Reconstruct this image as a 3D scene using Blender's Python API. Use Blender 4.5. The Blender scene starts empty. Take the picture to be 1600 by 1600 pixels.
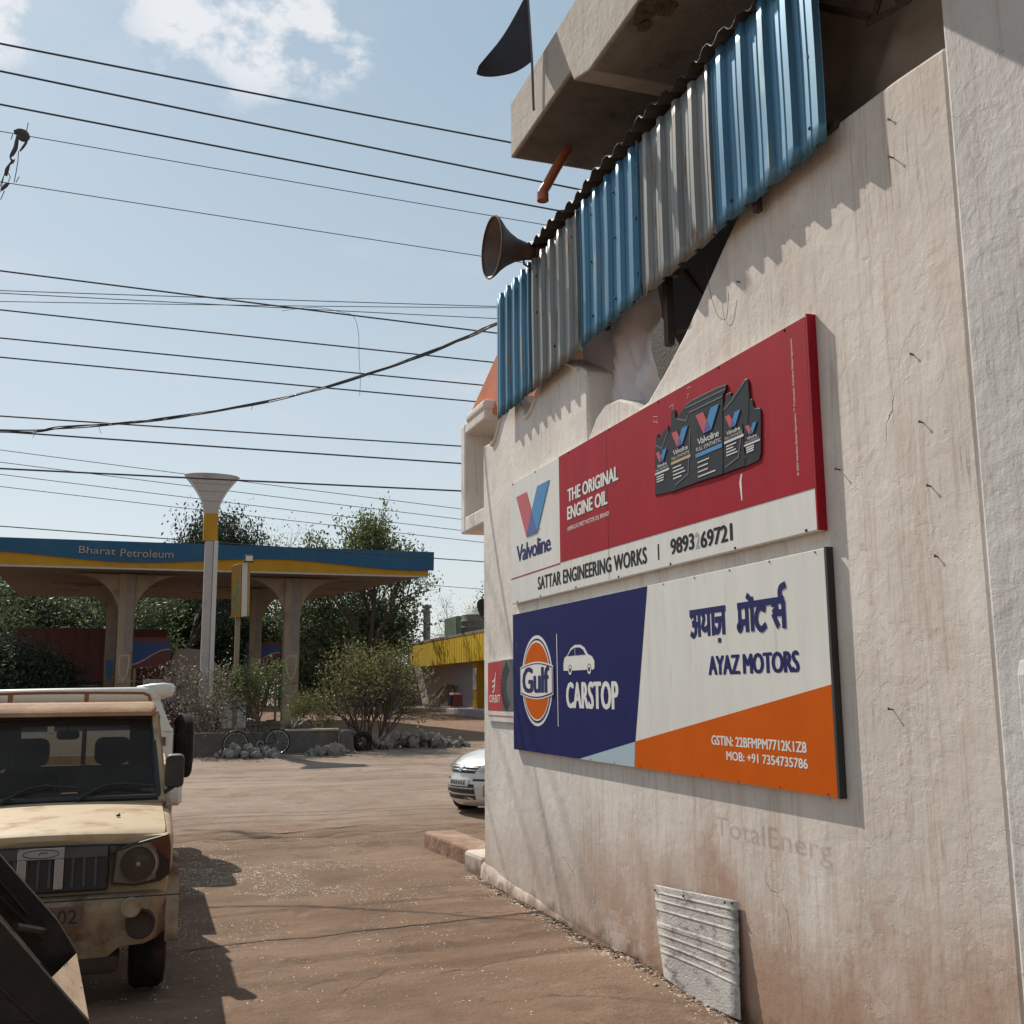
import bpy, bmesh, math, random
import numpy as np
from mathutils import Vector, Matrix, noise
random.seed(7); rng = np.random.default_rng(7)
scn = bpy.context.scene
col = scn.collection
R = math.radians

# ------------------------------------------------------------------ camera
cam_d = bpy.data.cameras.new('camera'); cam = bpy.data.objects.new('camera', cam_d); col.objects.link(cam)
yaw, pitch, roll = R(18.84), R(9.507), R(-0.469)
fw = Vector((math.sin(yaw)*math.cos(pitch), math.cos(yaw)*math.cos(pitch), math.sin(pitch)))
r0 = Vector((math.cos(yaw), -math.sin(yaw), 0)); u0 = r0.cross(fw)
rr_ = r0*math.cos(roll)+u0*math.sin(roll); uu_ = -r0*math.sin(roll)+u0*math.cos(roll)
m = Matrix((rr_, uu_, -fw)).transposed().to_4x4(); m.translation = Vector((0, 0, 1.8))
cam.matrix_world = m
cam_d.sensor_width = 36; cam_d.sensor_fit = 'HORIZONTAL'; cam_d.lens = 36*1668.3/1600
cam_d.clip_start = 0.05; cam_d.clip_end = 3000
scn.camera = cam

# ------------------------------------------------------------------ light, sky, exposure
SUN = Vector((-0.32, 0.93, 1.0)).normalized()
SUN_EL = math.asin(SUN.z); SUN_AZ = math.atan2(SUN.x, SUN.y)
sd = bpy.data.lights.new('sun', 'SUN'); so = bpy.data.objects.new('sun', sd); col.objects.link(so)
sd.energy = 4.9; sd.angle = R(0.55); sd.color = (1.0, 0.93, 0.83)
so.rotation_euler = SUN.to_track_quat('Z', 'Y').to_euler(); so.location = (0, 0, 30)
w = bpy.data.worlds.new('World'); scn.world = w; w.use_nodes = True
nt = w.node_tree; nt.nodes.clear()
def wn(t, **k):
    n = nt.nodes.new(t)
    for a, b in k.items(): setattr(n, a, b)
    return n
wout = wn('ShaderNodeOutputWorld'); wbg = wn('ShaderNodeBackground'); wbg.inputs[1].default_value = 0.11
sky = wn('ShaderNodeTexSky', sky_type='NISHITA', sun_disc=False)
sky.sun_elevation = SUN_EL; sky.sun_rotation = SUN_AZ; sky.air_density = 1.0; sky.dust_density = 0.7; sky.ozone_density = 2.0
tc = wn('ShaderNodeTexCoord')
hsv = wn('ShaderNodeHueSaturation'); hsv.inputs['Saturation'].default_value = 0.65
nt.links.new(sky.outputs[0], hsv.inputs['Color'])
haze_mix = wn('ShaderNodeMix', data_type='RGBA'); haze_mix.inputs['Factor'].default_value = .62       # dusty air evens the sky out
ramp = wn('ShaderNodeValToRGB'); sxyz = wn('ShaderNodeSeparateXYZ'); nt.links.new(tc.outputs['Generated'], sxyz.inputs[0]); nt.links.new(sxyz.outputs[2], ramp.inputs[0])
e_ = ramp.color_ramp.elements; e_[0].position = 0.0; e_[0].color = (7.0, 7.1, 6.8, 1); e_[1].position = .55; e_[1].color = (3.4, 4.8, 5.8, 1)
x_ = ramp.color_ramp.elements.new(.22); x_.color = (5.2, 6.1, 6.4, 1)
nt.links.new(hsv.outputs[0], haze_mix.inputs['A']); nt.links.new(ramp.outputs[0], haze_mix.inputs['B'])
def cloud(scale, lo, hi, detail=8, sq=2.2, off=(0, 0, 0)):
    mp = wn('ShaderNodeMapping'); mp.inputs['Scale'].default_value = (1, 1, sq); mp.inputs['Location'].default_value = off
    nt.links.new(tc.outputs['Generated'], mp.inputs[0])
    nz = wn('ShaderNodeTexNoise'); nz.inputs['Scale'].default_value = scale; nz.inputs['Detail'].default_value = detail; nz.inputs['Roughness'].default_value = .62
    nt.links.new(mp.outputs[0], nz.inputs['Vector'])
    rp = wn('ShaderNodeMapRange', interpolation_type='SMOOTHSTEP'); rp.inputs[1].default_value = lo; rp.inputs[2].default_value = hi
    nt.links.new(nz.outputs[0], rp.inputs[0]); return rp.outputs[0]
def math_n(op, a, b):
    n = wn('ShaderNodeMath', operation=op); n.use_clamp = True
    for i, x in enumerate((a, b)):
        if isinstance(x, (int, float)): n.inputs[i].default_value = x
        else: nt.links.new(x, n.inputs[i])
    return n.outputs[0]
def blob(d, r_in, r_out):            # a cumulus: a round area of the sky round direction d
    d = Vector(d).normalized()
    vm = wn('ShaderNodeVectorMath', operation='DOT_PRODUCT'); vm.inputs[1].default_value = d
    nt.links.new(tc.outputs['Generated'], vm.inputs[0])
    rp = wn('ShaderNodeMapRange', interpolation_type='SMOOTHSTEP'); rp.inputs[1].default_value = math.cos(r_out); rp.inputs[2].default_value = math.cos(r_in)
    nt.links.new(vm.outputs['Value'], rp.inputs[0]); return rp.outputs[0]
def cdir(px, py): d = fw+rr_*((px-800)/1668.3)-uu_*((py-800)/1668.3); return tuple(d.normalized())
CLOUDS = ((cdir(420, -10), .03, .11), (cdir(300, 5), .02, .075), (cdir(510, 60), .015, .055), (cdir(400, 70), .01, .06), (cdir(-30, 10), .0, .06))
area = None
for d, a, b in CLOUDS:
    x = blob(d, a, b); area = x if area is None else math_n('MAXIMUM', area, x)
puff_n = cloud(17, .34, .70, 14, 1.5, (.3, .2, .1))
puff = math_n('MULTIPLY', math_n('SUBTRACT', math_n('ADD', math_n('MULTIPLY', puff_n, .9), math_n('MULTIPLY', area, .55)), 0.58), 2.0)
puff = math_n('MULTIPLY', puff, area)
thin = math_n('MULTIPLY', cloud(3.2, .52, .80, 8, 3.2, (1.7, .4, 0)), .22)
cl = math_n('MAXIMUM', math_n('MULTIPLY', puff, .95), thin)
mix = wn('ShaderNodeMix', data_type='RGBA'); mix.inputs['B'].default_value = (8.2, 8.2, 8.4, 1)
nt.links.new(cl, mix.inputs['Factor']); nt.links.new(haze_mix.outputs['Result'], mix.inputs['A'])
nt.links.new(mix.outputs['Result'], wbg.inputs[0]); nt.links.new(wbg.outputs[0], wout.inputs[0])
scn.view_settings.view_transform = 'Standard'; scn.view_settings.look = 'None'
scn.view_settings.exposure = 0.0; scn.view_settings.gamma = 1.0; scn.view_settings.use_curve_mapping = False
scn.cycles.max_bounces = 8; scn.cycles.transparent_max_bounces = 16

# ------------------------------------------------------------------ materials
MATS = {}
def mat(name, base, rough=.6, metal=0., var=.12, vscale=4., bump=0., bscale=40., dirt=None, dscale=3., dlo=.5, dhi=.7, stretch=(1, 1, 1), trans=0., coat=0., alpha=1., spec=.5, obj=True):
    if name in MATS: return MATS[name]
    mt = bpy.data.materials.new(name); mt.use_nodes = True; MATS[name] = mt
    n = mt.node_tree.nodes; l = mt.node_tree.links
    bs = n['Principled BSDF']; out = n['Material Output']
    bs.inputs['Roughness'].default_value = rough; bs.inputs['Metallic'].default_value = metal
    bs.inputs['Coat Weight'].default_value = coat; bs.inputs['Specular IOR Level'].default_value = spec
    tcn = n.new('ShaderNodeTexCoord'); mp = n.new('ShaderNodeMapping'); mp.inputs['Scale'].default_value = stretch
    l.new(tcn.outputs['Object'], mp.inputs[0])
    nz = n.new('ShaderNodeTexNoise'); nz.inputs['Scale'].default_value = vscale; nz.inputs['Detail'].default_value = 7; nz.inputs['Roughness'].default_value = .6
    l.new(mp.outputs[0], nz.inputs['Vector'])
    mr = n.new('ShaderNodeMapRange'); mr.inputs[1].default_value = .25; mr.inputs[2].default_value = .75; mr.inputs[3].default_value = 1-var; mr.inputs[4].default_value = 1+var
    l.new(nz.outputs[0], mr.inputs[0])
    mx = n.new('ShaderNodeMix'); mx.data_type = 'RGBA'; mx.blend_type = 'MULTIPLY'; mx.inputs['Factor'].default_value = 1
    mx.inputs['A'].default_value = (*base, 1); l.new(mr.outputs[0], mx.inputs['B'])
    c = mx.outputs['Result']
    if dirt:
        nd = n.new('ShaderNodeTexNoise'); nd.inputs['Scale'].default_value = dscale; nd.inputs['Detail'].default_value = 9; nd.inputs['Roughness'].default_value = .65
        l.new(mp.outputs[0], nd.inputs['Vector'])
        dr = n.new('ShaderNodeMapRange'); dr.interpolation_type = 'SMOOTHSTEP'; dr.inputs[1].default_value = dlo; dr.inputs[2].default_value = dhi
        l.new(nd.outputs[0], dr.inputs[0])
        m2 = n.new('ShaderNodeMix'); m2.data_type = 'RGBA'; m2.inputs['B'].default_value = (*dirt, 1)
        l.new(dr.outputs[0], m2.inputs['Factor']); l.new(c, m2.inputs['A']); c = m2.outputs['Result']
        rm = n.new('ShaderNodeMapRange'); rm.inputs[3].default_value = rough; rm.inputs[4].default_value = max(rough, .85)
        l.new(dr.outputs[0], rm.inputs[0]); l.new(rm.outputs[0], bs.inputs['Roughness'])
    l.new(c, bs.inputs['Base Color'])
    if bump:
        nb = n.new('ShaderNodeTexNoise'); nb.inputs['Scale'].default_value = bscale; nb.inputs['Detail'].default_value = 8
        l.new(mp.outputs[0], nb.inputs['Vector'])
        b = n.new('ShaderNodeBump'); b.inputs['Strength'].default_value = bump; b.inputs['Distance'].default_value = .02
        l.new(nb.outputs[0], b.inputs['Height']); l.new(b.outputs[0], bs.inputs['Normal'])
    if trans:
        tr = n.new('ShaderNodeBsdfTranslucent'); l.new(c, tr.inputs[0])
        ms = n.new('ShaderNodeMixShader'); ms.inputs[0].default_value = trans
        l.new(bs.outputs[0], ms.inputs[1]); l.new(tr.outputs[0], ms.inputs[2]); l.new(ms.outputs[0], out.inputs[0])
    if alpha < 1: bs.inputs['Alpha'].default_value = alpha
    return mt

def glass(name, tint, fac=.14, rough=.05):
    if name in MATS: return MATS[name]
    mt = bpy.data.materials.new(name); mt.use_nodes = True; MATS[name] = mt
    n = mt.node_tree.nodes; l = mt.node_tree.links; n.remove(n['Principled BSDF'])
    t = n.new('ShaderNodeBsdfTransparent'); t.inputs[0].default_value = (*tint, 1)
    g = n.new('ShaderNodeBsdfPrincipled'); g.inputs['Base Color'].default_value = (.10, .085, .07, 1); g.inputs['Roughness'].default_value = rough
    s = n.new('ShaderNodeMixShader'); s.inputs[0].default_value = fac
    nz = n.new('ShaderNodeTexNoise'); nz.inputs['Scale'].default_value = 3; nz.inputs['Detail'].default_value = 6
    mr = n.new('ShaderNodeMapRange'); mr.inputs[3].default_value = fac*.5; mr.inputs[4].default_value = fac*1.5
    l.new(nz.outputs[0], mr.inputs[0]); l.new(mr.outputs[0], s.inputs[0])
    l.new(t.outputs[0], s.inputs[1]); l.new(g.outputs[0], s.inputs[2]); l.new(s.outputs[0], n['Material Output'].inputs[0])
    return mt

def wall_mat(name, base, stain, streak, crack=True, zstain=(0.15, 1.15), bumpk=.55, near=True):
    """lime-washed plaster: vertical streaks, brown splash at the foot, hairline cracks, trowel relief"""
    mt = bpy.data.materials.new(name); mt.use_nodes = True; MATS[name] = mt
    n = mt.node_tree.nodes; l = mt.node_tree.links; bs = n['Principled BSDF']
    bs.inputs['Roughness'].default_value = .9; bs.inputs['Specular IOR Level'].default_value = .2
    geo = n.new('ShaderNodeNewGeometry'); P = geo.outputs['Position']
    def noi(scale, sc=(1, 1, 1), det=8, ro=.6, dist=0):
        mp = n.new('ShaderNodeMapping'); mp.inputs['Scale'].default_value = sc; l.new(P, mp.inputs[0])
        z = n.new('ShaderNodeTexNoise'); z.inputs['Scale'].default_value = scale; z.inputs['Detail'].default_value = det; z.inputs['Roughness'].default_value = ro
        z.inputs['Distortion'].default_value = dist
        l.new(mp.outputs[0], z.inputs['Vector']); return z.outputs[0]
    def rng_(x, a, b, c=0, d=1, sm=True):
        q = n.new('ShaderNodeMapRange'); q.interpolation_type = 'SMOOTHSTEP' if sm else 'LINEAR'
        for i, v in zip((1, 2, 3, 4), (a, b, c, d)): q.inputs[i].default_value = v
        l.new(x, q.inputs[0]); return q.outputs[0]
    def mth(op, a, b):
        q = n.new('ShaderNodeMath'); q.operation = op
        for i, v in enumerate((a, b)):
            if isinstance(v, (int, float)): q.inputs[i].default_value = v
            else: l.new(v, q.inputs[i])
        return q.outputs[0]
    def mixc(f, a, b):
        q = n.new('ShaderNodeMix'); q.data_type = 'RGBA'
        if isinstance(f, (int, float)): q.inputs['Factor'].default_value = f
        else: l.new(f, q.inputs['Factor'])
        for k, v in (('A', a), ('B', b)):
            if isinstance(v, tuple): q.inputs[k].default_value = (*v, 1)
            else: l.new(v, q.inputs[k])
        return q.outputs['Result']
    sep = n.new('ShaderNodeSeparateXYZ'); l.new(P, sep.inputs[0]); y, z = sep.outputs[1], sep.outputs[2]
    big = noi(.9); fine = noi(14); st = noi(1.0, (13, 13, .8), 8, .75); st2 = noi(1.0, (48, 48, 1.7), 6, .75)
    c = mixc(rng_(big, .35, .68), base, tuple(b*.86 for b in base))
    # streaks, more of them towards the near end of the wall
    amt = rng_(st, .47, .72)
    if near: amt = mth('MULTIPLY', amt, rng_(y, 9.5, 5.0, .15, 1.0))
    c = mixc(mth('MULTIPLY', amt, .78), c, streak)
    c = mixc(mth('MULTIPLY', rng_(st2, .53, .66), mth('MULTIPLY', rng_(big, .40, .62), .8)), c, tuple(v*.62 for v in streak))
    if near: c = mixc(mth('MULTIPLY', mth('MULTIPLY', rng_(y, 8.0, 4.6), rng_(noi(1.7, (1, 1, .45), 9, .66), .30, .60)), .42), c, (.52, .42, .345))
    # splash-back
    zz = mth('ADD', z, mth('MULTIPLY', mth('SUBTRACT', noi(1.6, (1, 1, .6), 8, .65), .5), 1.9))
    zz = mth('ADD', zz, mth('MULTIPLY', mth('SUBTRACT', st2, .5), .55))
    low = rng_(zz, zstain[1], zstain[0])
    if near: low = mth('MULTIPLY', low, rng_(y, 8.8, 6.2, .45, 1.0))
    c = mixc(mth('MULTIPLY', low, .85), c, stain)
    c = mixc(mth('MULTIPLY', rng_(fine, .60, .76), .35), c, tuple(v*.7 for v in stain))
    if near: c = mixc(mth('MULTIPLY', rng_(mth('ADD', z, mth('MULTIPLY', mth('SUBTRACT', noi(5.), .5), .35)), .13, .0), .8), c, tuple(v*.55 for v in stain))
    fl = rng_(noi(2.3, (1, 1, .8), 12, .62, .25), .585, .60); fl2 = rng_(noi(1.1, (1, 1, 1.4), 12, .66), .56, .575)
    c = mixc(mth('MULTIPLY', fl, .35), c, tuple(v*.80 for v in base)); c = mixc(mth('MULTIPLY', fl2, .13), c, tuple(min(1, v*1.16) for v in base))
    h = mth('ADD', mth('MULTIPLY', noi(5, (1, 1, 1.5), 6, .55, .6), .55), mth('ADD', mth('MULTIPLY', noi(22, (1, 1, .6), 5), .35), mth('MULTIPLY', noi(90), .10)))
    h = mth('SUBTRACT', h, mth('MULTIPLY', mth('ADD', fl, fl2), .11))
    if crack:
        vo = n.new('ShaderNodeTexVoronoi'); vo.feature = 'DISTANCE_TO_EDGE'; vo.inputs['Scale'].default_value = .75
        vm = n.new('ShaderNodeVectorMath'); vm.operation = 'ADD'; l.new(P, vm.inputs[0])
        nn = n.new('ShaderNodeTexNoise'); nn.inputs['Scale'].default_value = 2.6; nn.inputs['Detail'].default_value = 6; nn.inputs['Roughness'].default_value = .5
        l.new(P, nn.inputs['Vector'])
        vs = n.new('ShaderNodeVectorMath'); vs.operation = 'SCALE'; vs.inputs['Scale'].default_value = .42
        l.new(nn.outputs['Color'], vs.inputs[0]); l.new(vs.outputs[0], vm.inputs[1]); l.new(vm.outputs[0], vo.inputs['Vector'])
        ck = mth('MULTIPLY', rng_(vo.outputs['Distance'], .0045, .0008), rng_(noi(.6), .58, .63))
        c = mixc(mth('MULTIPLY', ck, .6), c, (.16, .10, .07))
        h = mth('SUBTRACT', h, mth('MULTIPLY', ck, .5))
    l.new(c, bs.inputs['Base Color'])
    b = n.new('ShaderNodeBump'); b.inputs['Strength'].default_value = bumpk; b.inputs['Distance'].default_value = .016
    l.new(h, b.inputs['Height']); l.new(b.outputs[0], bs.inputs['Normal'])
    return mt

def ground_mat(name, a, b, c3, speck=0., tracks=0., rough=.95, bumpk=.6, blend=None):
    mt = bpy.data.materials.new(name); mt.use_nodes = True; MATS[name] = mt
    n = mt.node_tree.nodes; l = mt.node_tree.links; bs = n['Principled BSDF']
    bs.inputs['Roughness'].default_value = rough; bs.inputs['Specular IOR Level'].default_value = .25
    P = n.new('ShaderNodeNewGeometry').outputs['Position']
    def noi(scale, sc=(1, 1, 1), det=9, ro=.62, dist=0.):
        mp = n.new('ShaderNodeMapping'); mp.inputs['Scale'].default_value = sc; l.new(P, mp.inputs[0])
        z = n.new('ShaderNodeTexNoise'); z.inputs['Scale'].default_value = scale; z.inputs['Detail'].default_value = det; z.inputs['Roughness'].default_value = ro; z.inputs['Distortion'].default_value = dist
        l.new(mp.outputs[0], z.inputs['Vector']); return z.outputs[0]
    def rg(x, lo, hi, o0=0, o1=1):
        q = n.new('ShaderNodeMapRange'); q.interpolation_type = 'SMOOTHSTEP'
        for i, v in zip((1, 2, 3, 4), (lo, hi, o0, o1)): q.inputs[i].default_value = v
        l.new(x, q.inputs[0]); return q.outputs[0]
    def mixc(f, p, q_):
        q = n.new('ShaderNodeMix'); q.data_type = 'RGBA'; l.new(f, q.inputs['Factor'])
        for k, v in (('A', p), ('B', q_)):
            if isinstance(v, tuple): q.inputs[k].default_value = (*v, 1)
            else: l.new(v, q.inputs[k])
        return q.outputs['Result']
    def add(x, y, k):
        q = n.new('ShaderNodeMath'); q.operation = 'MULTIPLY_ADD'; l.new(y, q.inputs[0]); q.inputs[1].default_value = k; l.new(x, q.inputs[2]); return q.outputs[0]
    c = mixc(rg(noi(.35), .38, .64), a, b)
    c = mixc(rg(noi(1.3, (1, 1, 1), 10, .70), .48, .66), c, c3)
    c = mixc(rg(noi(3.1, (1, 1.6, 1), 10, .72, .3), .55, .66, 0, .6), c, tuple(v*.7 for v in c3)); c = mixc(rg(noi(2.2, (1, 1, 1), 10, .7), .58, .70, 0, .7), c, tuple(min(1, v*1.3) for v in b))
    if tracks:
        c = mixc(rg(noi(1.0, (.10, 1.7, 1), 7, .6, .4), .52, .70, 0, tracks), c, tuple(v*.62 for v in a))
        c = mixc(rg(noi(1.0, (.07, 1.1, 1), 6, .6, .3), .55, .75, 0, tracks), c, tuple(min(1, v*1.35) for v in b))
    fine = noi(38, det=6); mid = noi(7, det=8)
    c = mixc(rg(fine, .55, .75, 0, .35), c, tuple(v*.5 for v in a))
    h = add(mid, fine, .5)
    if speck:
        vo = n.new('ShaderNodeTexVoronoi'); vo.inputs['Scale'].default_value = 42; l.new(P, vo.inputs['Vector'])
        sp = n.new('ShaderNodeMath'); sp.operation = 'MULTIPLY'
        l.new(rg(vo.outputs['Distance'], .30, .16), sp.inputs[0]); l.new(rg(noi(.8), .46, .62, .05, speck), sp.inputs[1])
        c = mixc(sp.outputs[0], c, (.36, .29, .23)); h = add(h, sp.outputs[0], .5)
    if blend:                              # trodden yard soil carried onto the near edge
        sp_ = n.new('ShaderNodeSeparateXYZ'); l.new(P, sp_.inputs[0]); yy = add(sp_.outputs[1], noi(.9, det=10, ro=.7), 5.0)
        yy = add(yy, noi(.25), 4.0); c = mixc(rg(yy, 22.5, 18.2), c, mixc(rg(noi(1.9, det=10, ro=.7), .4, .62), blend[0], blend[1]))
    l.new(c, bs.inputs['Base Color'])
    bn = n.new('ShaderNodeBump'); bn.inputs['Strength'].default_value = bumpk; bn.inputs['Distance'].default_value = .04
    l.new(h, bn.inputs['Height']); l.new(bn.outputs[0], bs.inputs['Normal'])
    return mt

# ------------------------------------------------------------------ mesh helpers
ORG = {}
class MB:
    def __init__(s): s.v = []; s.f = []
    def add(s, vs, fs):
        o = len(s.v); s.v += [tuple(map(float, p)) for p in vs]; s.f += [tuple(i+o for i in f) for f in fs]; return s
    def box(s, x0, x1, y0, y1, z0, z1, rot=0, piv=None):
        vs = [(x, y, z) for z in (z0, z1) for x, y in ((x0, y0), (x1, y0), (x1, y1), (x0, y1))]
        if rot:
            cx, cy = piv or ((x0+x1)/2, (y0+y1)/2); c, q = math.cos(rot), math.sin(rot)
            vs = [(cx+(x-cx)*c-(y-cy)*q, cy+(x-cx)*q+(y-cy)*c, z) for x, y, z in vs]
        return s.add(vs, [(3, 2, 1, 0), (4, 5, 6, 7), (0, 1, 5, 4), (1, 2, 6, 5), (2, 3, 7, 6), (3, 0, 4, 7)])
    def loft(s, secs, cap=True, closed=True):
        n = len(secs[0]); vs = [p for q in secs for p in q]; fs = []
        for i in range(len(secs)-1):
            for j in range(n if closed else n-1):
                a, b = i*n+j, i*n+(j+1) % n; fs.append((a, b, b+n, a+n))
        if cap: fs += [tuple(range(n))[::-1], tuple((len(secs)-1)*n+j for j in range(n))]
        return s.add(vs, fs)
    def tube(s, pts, r, n=8, cap=True):
        P = [Vector(p) for p in pts]; rs = r if isinstance(r, (list, tuple)) else [r]*len(P); secs = []
        up = Vector((0, 0, 1)); t0 = (P[1]-P[0]).normalized()
        if abs(t0.dot(up)) > .95: up = Vector((1, 0, 0))
        for i, p in enumerate(P):
            t = (P[min(i+1, len(P)-1)]-P[max(i-1, 0)]).normalized()
            a = t.cross(up)
            if a.length < 1e-4: a = t.cross(Vector((0, 1, 0)))
            a.normalize(); b = a.cross(t); up = b if b.length > .1 else up
            secs.append([p+(a*math.cos(k*2*math.pi/n)+b*math.sin(k*2*math.pi/n))*rs[i] for k in range(n)])
        return s.loft(secs, cap)
    def lathe(s, c, ax, prof, n=24, cap=False):
        ax = Vector(ax).normalized(); a = ax.orthogonal().normalized(); b = ax.cross(a); c = Vector(c)
        return s.loft([[c+ax*h+(a*math.cos(k*2*math.pi/n)+b*math.sin(k*2*math.pi/n))*r for k in range(n)] for h, r in prof], cap)
    def disc(s, c, ax, r, n=24):
        ax = Vector(ax).normalized(); a = ax.orthogonal().normalized(); b = ax.cross(a); c = Vector(c)
        return s.add([c+(a*math.cos(k*2*math.pi/n)+b*math.sin(k*2*math.pi/n))*r for k in range(n)], [tuple(range(n))])
    def torus(s, c, ax, R0, r, n=32, k=8):
        ax = Vector(ax).normalized(); a = ax.orthogonal().normalized(); b = ax.cross(a); c = Vector(c); vs = []; fs = []
        for i in range(n):
            d = a*math.cos(i*2*math.pi/n)+b*math.sin(i*2*math.pi/n)
            for j in range(k):
                t = j*2*math.pi/k; vs.append(c+d*(R0+r*math.cos(t))+ax*(r*math.sin(t)))
        for i in range(n):
            for j in range(k): fs.append((i*k+j, ((i+1) % n)*k+j, ((i+1) % n)*k+(j+1) % k, i*k+(j+1) % k))
        return s.add(vs, fs)
    def prism(s, pts, fn, w0, w1):         # outline pts (u,v) mapped by fn(u,v,w), extruded from w0 to w1
        n = len(pts); vs = [fn(u, v, w0) for u, v in pts]+[fn(u, v, w1) for u, v in pts]
        return s.add(vs, [tuple(range(n))[::-1], tuple(range(n, 2*n))]+[(i, (i+1) % n, (i+1) % n+n, i+n) for i in range(n)])
    def build(s, name, material, parent=None, world=True, bevel=0., smooth=None, xform=None, segs=2, loc=None):
        off = Vector((0, 0, 0))
        if parent is not None and world: off = ORG[parent.name]
        if loc is not None: off = Vector(loc)
        me = bpy.data.meshes.new(name)
        vs = [Vector(p) for p in s.v]
        if xform: vs = [xform @ p for p in vs]
        me.from_pydata([tuple(p-off) for p in vs], [], s.f)
        bm = bmesh.new(); bm.from_mesh(me); bmesh.ops.recalc_face_normals(bm, faces=bm.faces)
        big = [f for f in bm.faces if len(f.verts) > 4]
        if big: bmesh.ops.triangulate(bm, faces=big)
        bm.to_mesh(me); bm.free()
        me.materials.append(material)
        o = bpy.data.objects.new(name, me); col.objects.link(o)
        if parent is not None: o.parent = parent; ORG[o.name] = off
        else: o.location = off; ORG[o.name] = off
        if smooth is not None:
            me.shade_smooth(); me.set_sharp_from_angle(angle=R(smooth))
        if bevel:
            b = o.modifiers.new('bevel', 'BEVEL'); b.width = bevel; b.segments = segs; b.limit_method = 'ANGLE'; b.angle_limit = R(40)
        return o
def rr(hw, z0, z1, r, y, n=3, cx=0.):     # rounded rectangle section in x-z at depth y
    out = []
    for sx, sz, a0 in ((1, 1, 0), (-1, 1, 90), (-1, -1, 180), (1, -1, 270)):
        for k in range(n+1):
            a = R(a0+90*k/n); out.append((cx+sx*(hw-r)+r*math.cos(a), y, ((z1-r) if sz > 0 else (z0+r))+r*math.sin(a)))
    return out
def tag(o, label=None, cat=None, group=None, kind=None):
    for k, v in (('label', label), ('category', cat), ('group', group), ('kind', kind)):
        if v: o[k] = v
    return o
def thing(name, loc, label, cat, group=None, rz=0):
    o = bpy.data.objects.new(name, None); col.objects.link(o); o.location = loc; o.rotation_euler = (0, 0, rz)
    o.empty_display_size = .2; ORG[o.name] = Vector(loc); return tag(o, label, cat, group)
def text_shape(body, bold=0., spacing=1.):
    cu = bpy.data.curves.new('t', 'FONT'); cu.body = body; cu.size = 1; cu.offset = bold; cu.extrude = 0; cu.space_character = spacing; cu.resolution_u = 3
    ob = bpy.data.objects.new('t', cu); col.objects.link(ob); bpy.context.view_layer.update()
    me = bpy.data.meshes.new_from_object(ob.evaluated_get(bpy.context.evaluated_depsgraph_get()))
    vs = np.array([v.co[:] for v in me.vertices]); fs = [tuple(p.vertices) for p in me.polygons]
    bpy.data.objects.remove(ob); bpy.data.curves.remove(cu); bpy.data.meshes.remove(me)
    return vs, fs
def put_text(mb, body, u0, u1, v0, v1, fn, w, bold=0., spacing=1., shear=0., slope=0., rot=False):
    if bold > .006:                        # heavier face: shifted copies, each a hair above the last
        dx = bold*1.5*(v1-v0); n = 5
        for k in range(n): put_text(mb, body, u0+dx*k/(n-1)*2, u1-dx*2+dx*k/(n-1)*2, v0+.035*(v1-v0)*(k % 2), v1-.035*(v1-v0)*((k+1) % 2), fn, w+.00012*k, 0, spacing, shear, slope, rot)
        return mb
    vs, fs = text_shape(body, 0, spacing); lo = vs.min(0); hi = vs.max(0)
    out = []
    for p in vs:
        a = (p[0]-lo[0])/(hi[0]-lo[0]); b = (p[1]-lo[1])/(hi[1]-lo[1])
        if rot: u = u0+(u1-u0)*(1-b); v = v0+(v1-v0)*a
        else: u = u0+(u1-u0)*a+shear*b*(v1-v0); v = v0+(v1-v0)*b+slope*a
        out.append(fn(u, v, w))
    mb.add(out, fs); return mb
def line_of_text(parent, m, *a, **k): return put_text(MB(), *a, **k).build('lettering', m, parent)
def studs(name, m, parent, centres, ax, prof):          # one small mesh, copied to each place as a part of its own
    first = None
    for c in centres:
        if first is None:
            o = first = MB().lathe((0, 0, 0), ax, prof, 8, True).build(name, m, parent, world=False)
        else:
            o = first.copy(); col.objects.link(o); o.parent = parent
        o.location = Vector(c)-ORG[parent.name]
def ribbon(mb, pts, wd, fn, w, closed=False):
    P = [Vector(p) for p in pts]; n = len(P); L = []; Rr = []
    for i in range(n):
        a = P[i]-P[i-1] if (i > 0 or closed) else P[1]-P[0]; b = P[(i+1) % n]-P[i] if (i < n-1 or closed) else P[-1]-P[-2]
        a.normalize(); b.normalize(); t = (a+b); t = t.normalized() if t.length > 1e-3 else a
        nrm = Vector((-t.y, t.x)); k = 1/max(.5, nrm.dot(Vector((-a.y, a.x))))
        L.append(P[i]+nrm*wd/2*k); Rr.append(P[i]-nrm*wd/2*k)
    vs = [fn(p.x, p.y, w) for p in L]+[fn(p.x, p.y, w) for p in Rr]
    mb.add(vs, [(i, (i+1) % n, (i+1) % n+n, i+n) for i in range(n if closed else n-1)]); return mb
def arc(cx, cy, rx, ry, a0, a1, n=12): return [(cx+rx*math.cos(R(a0+(a1-a0)*k/n)), cy+ry*math.sin(R(a0+(a1-a0)*k/n))) for k in range(n+1)]
def smoothpts(pts, n=5):                   # Catmull-Rom through pts (any dimension)
    P = [np.array(p, float) for p in pts]; P = [2*P[0]-P[1]]+P+[2*P[-1]-P[-2]]; out = []
    for i in range(1, len(P)-2):
        for k in range(n):
            t = k/n; out.append(.5*((2*P[i])+(P[i+1]-P[i-1])*t+(2*P[i-1]-5*P[i]+4*P[i+1]-P[i+2])*t*t+(-P[i-1]+3*P[i]-3*P[i+1]+P[i+2])*t**3))
    return [tuple(p) for p in out]+[tuple(P[-2])]

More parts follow.
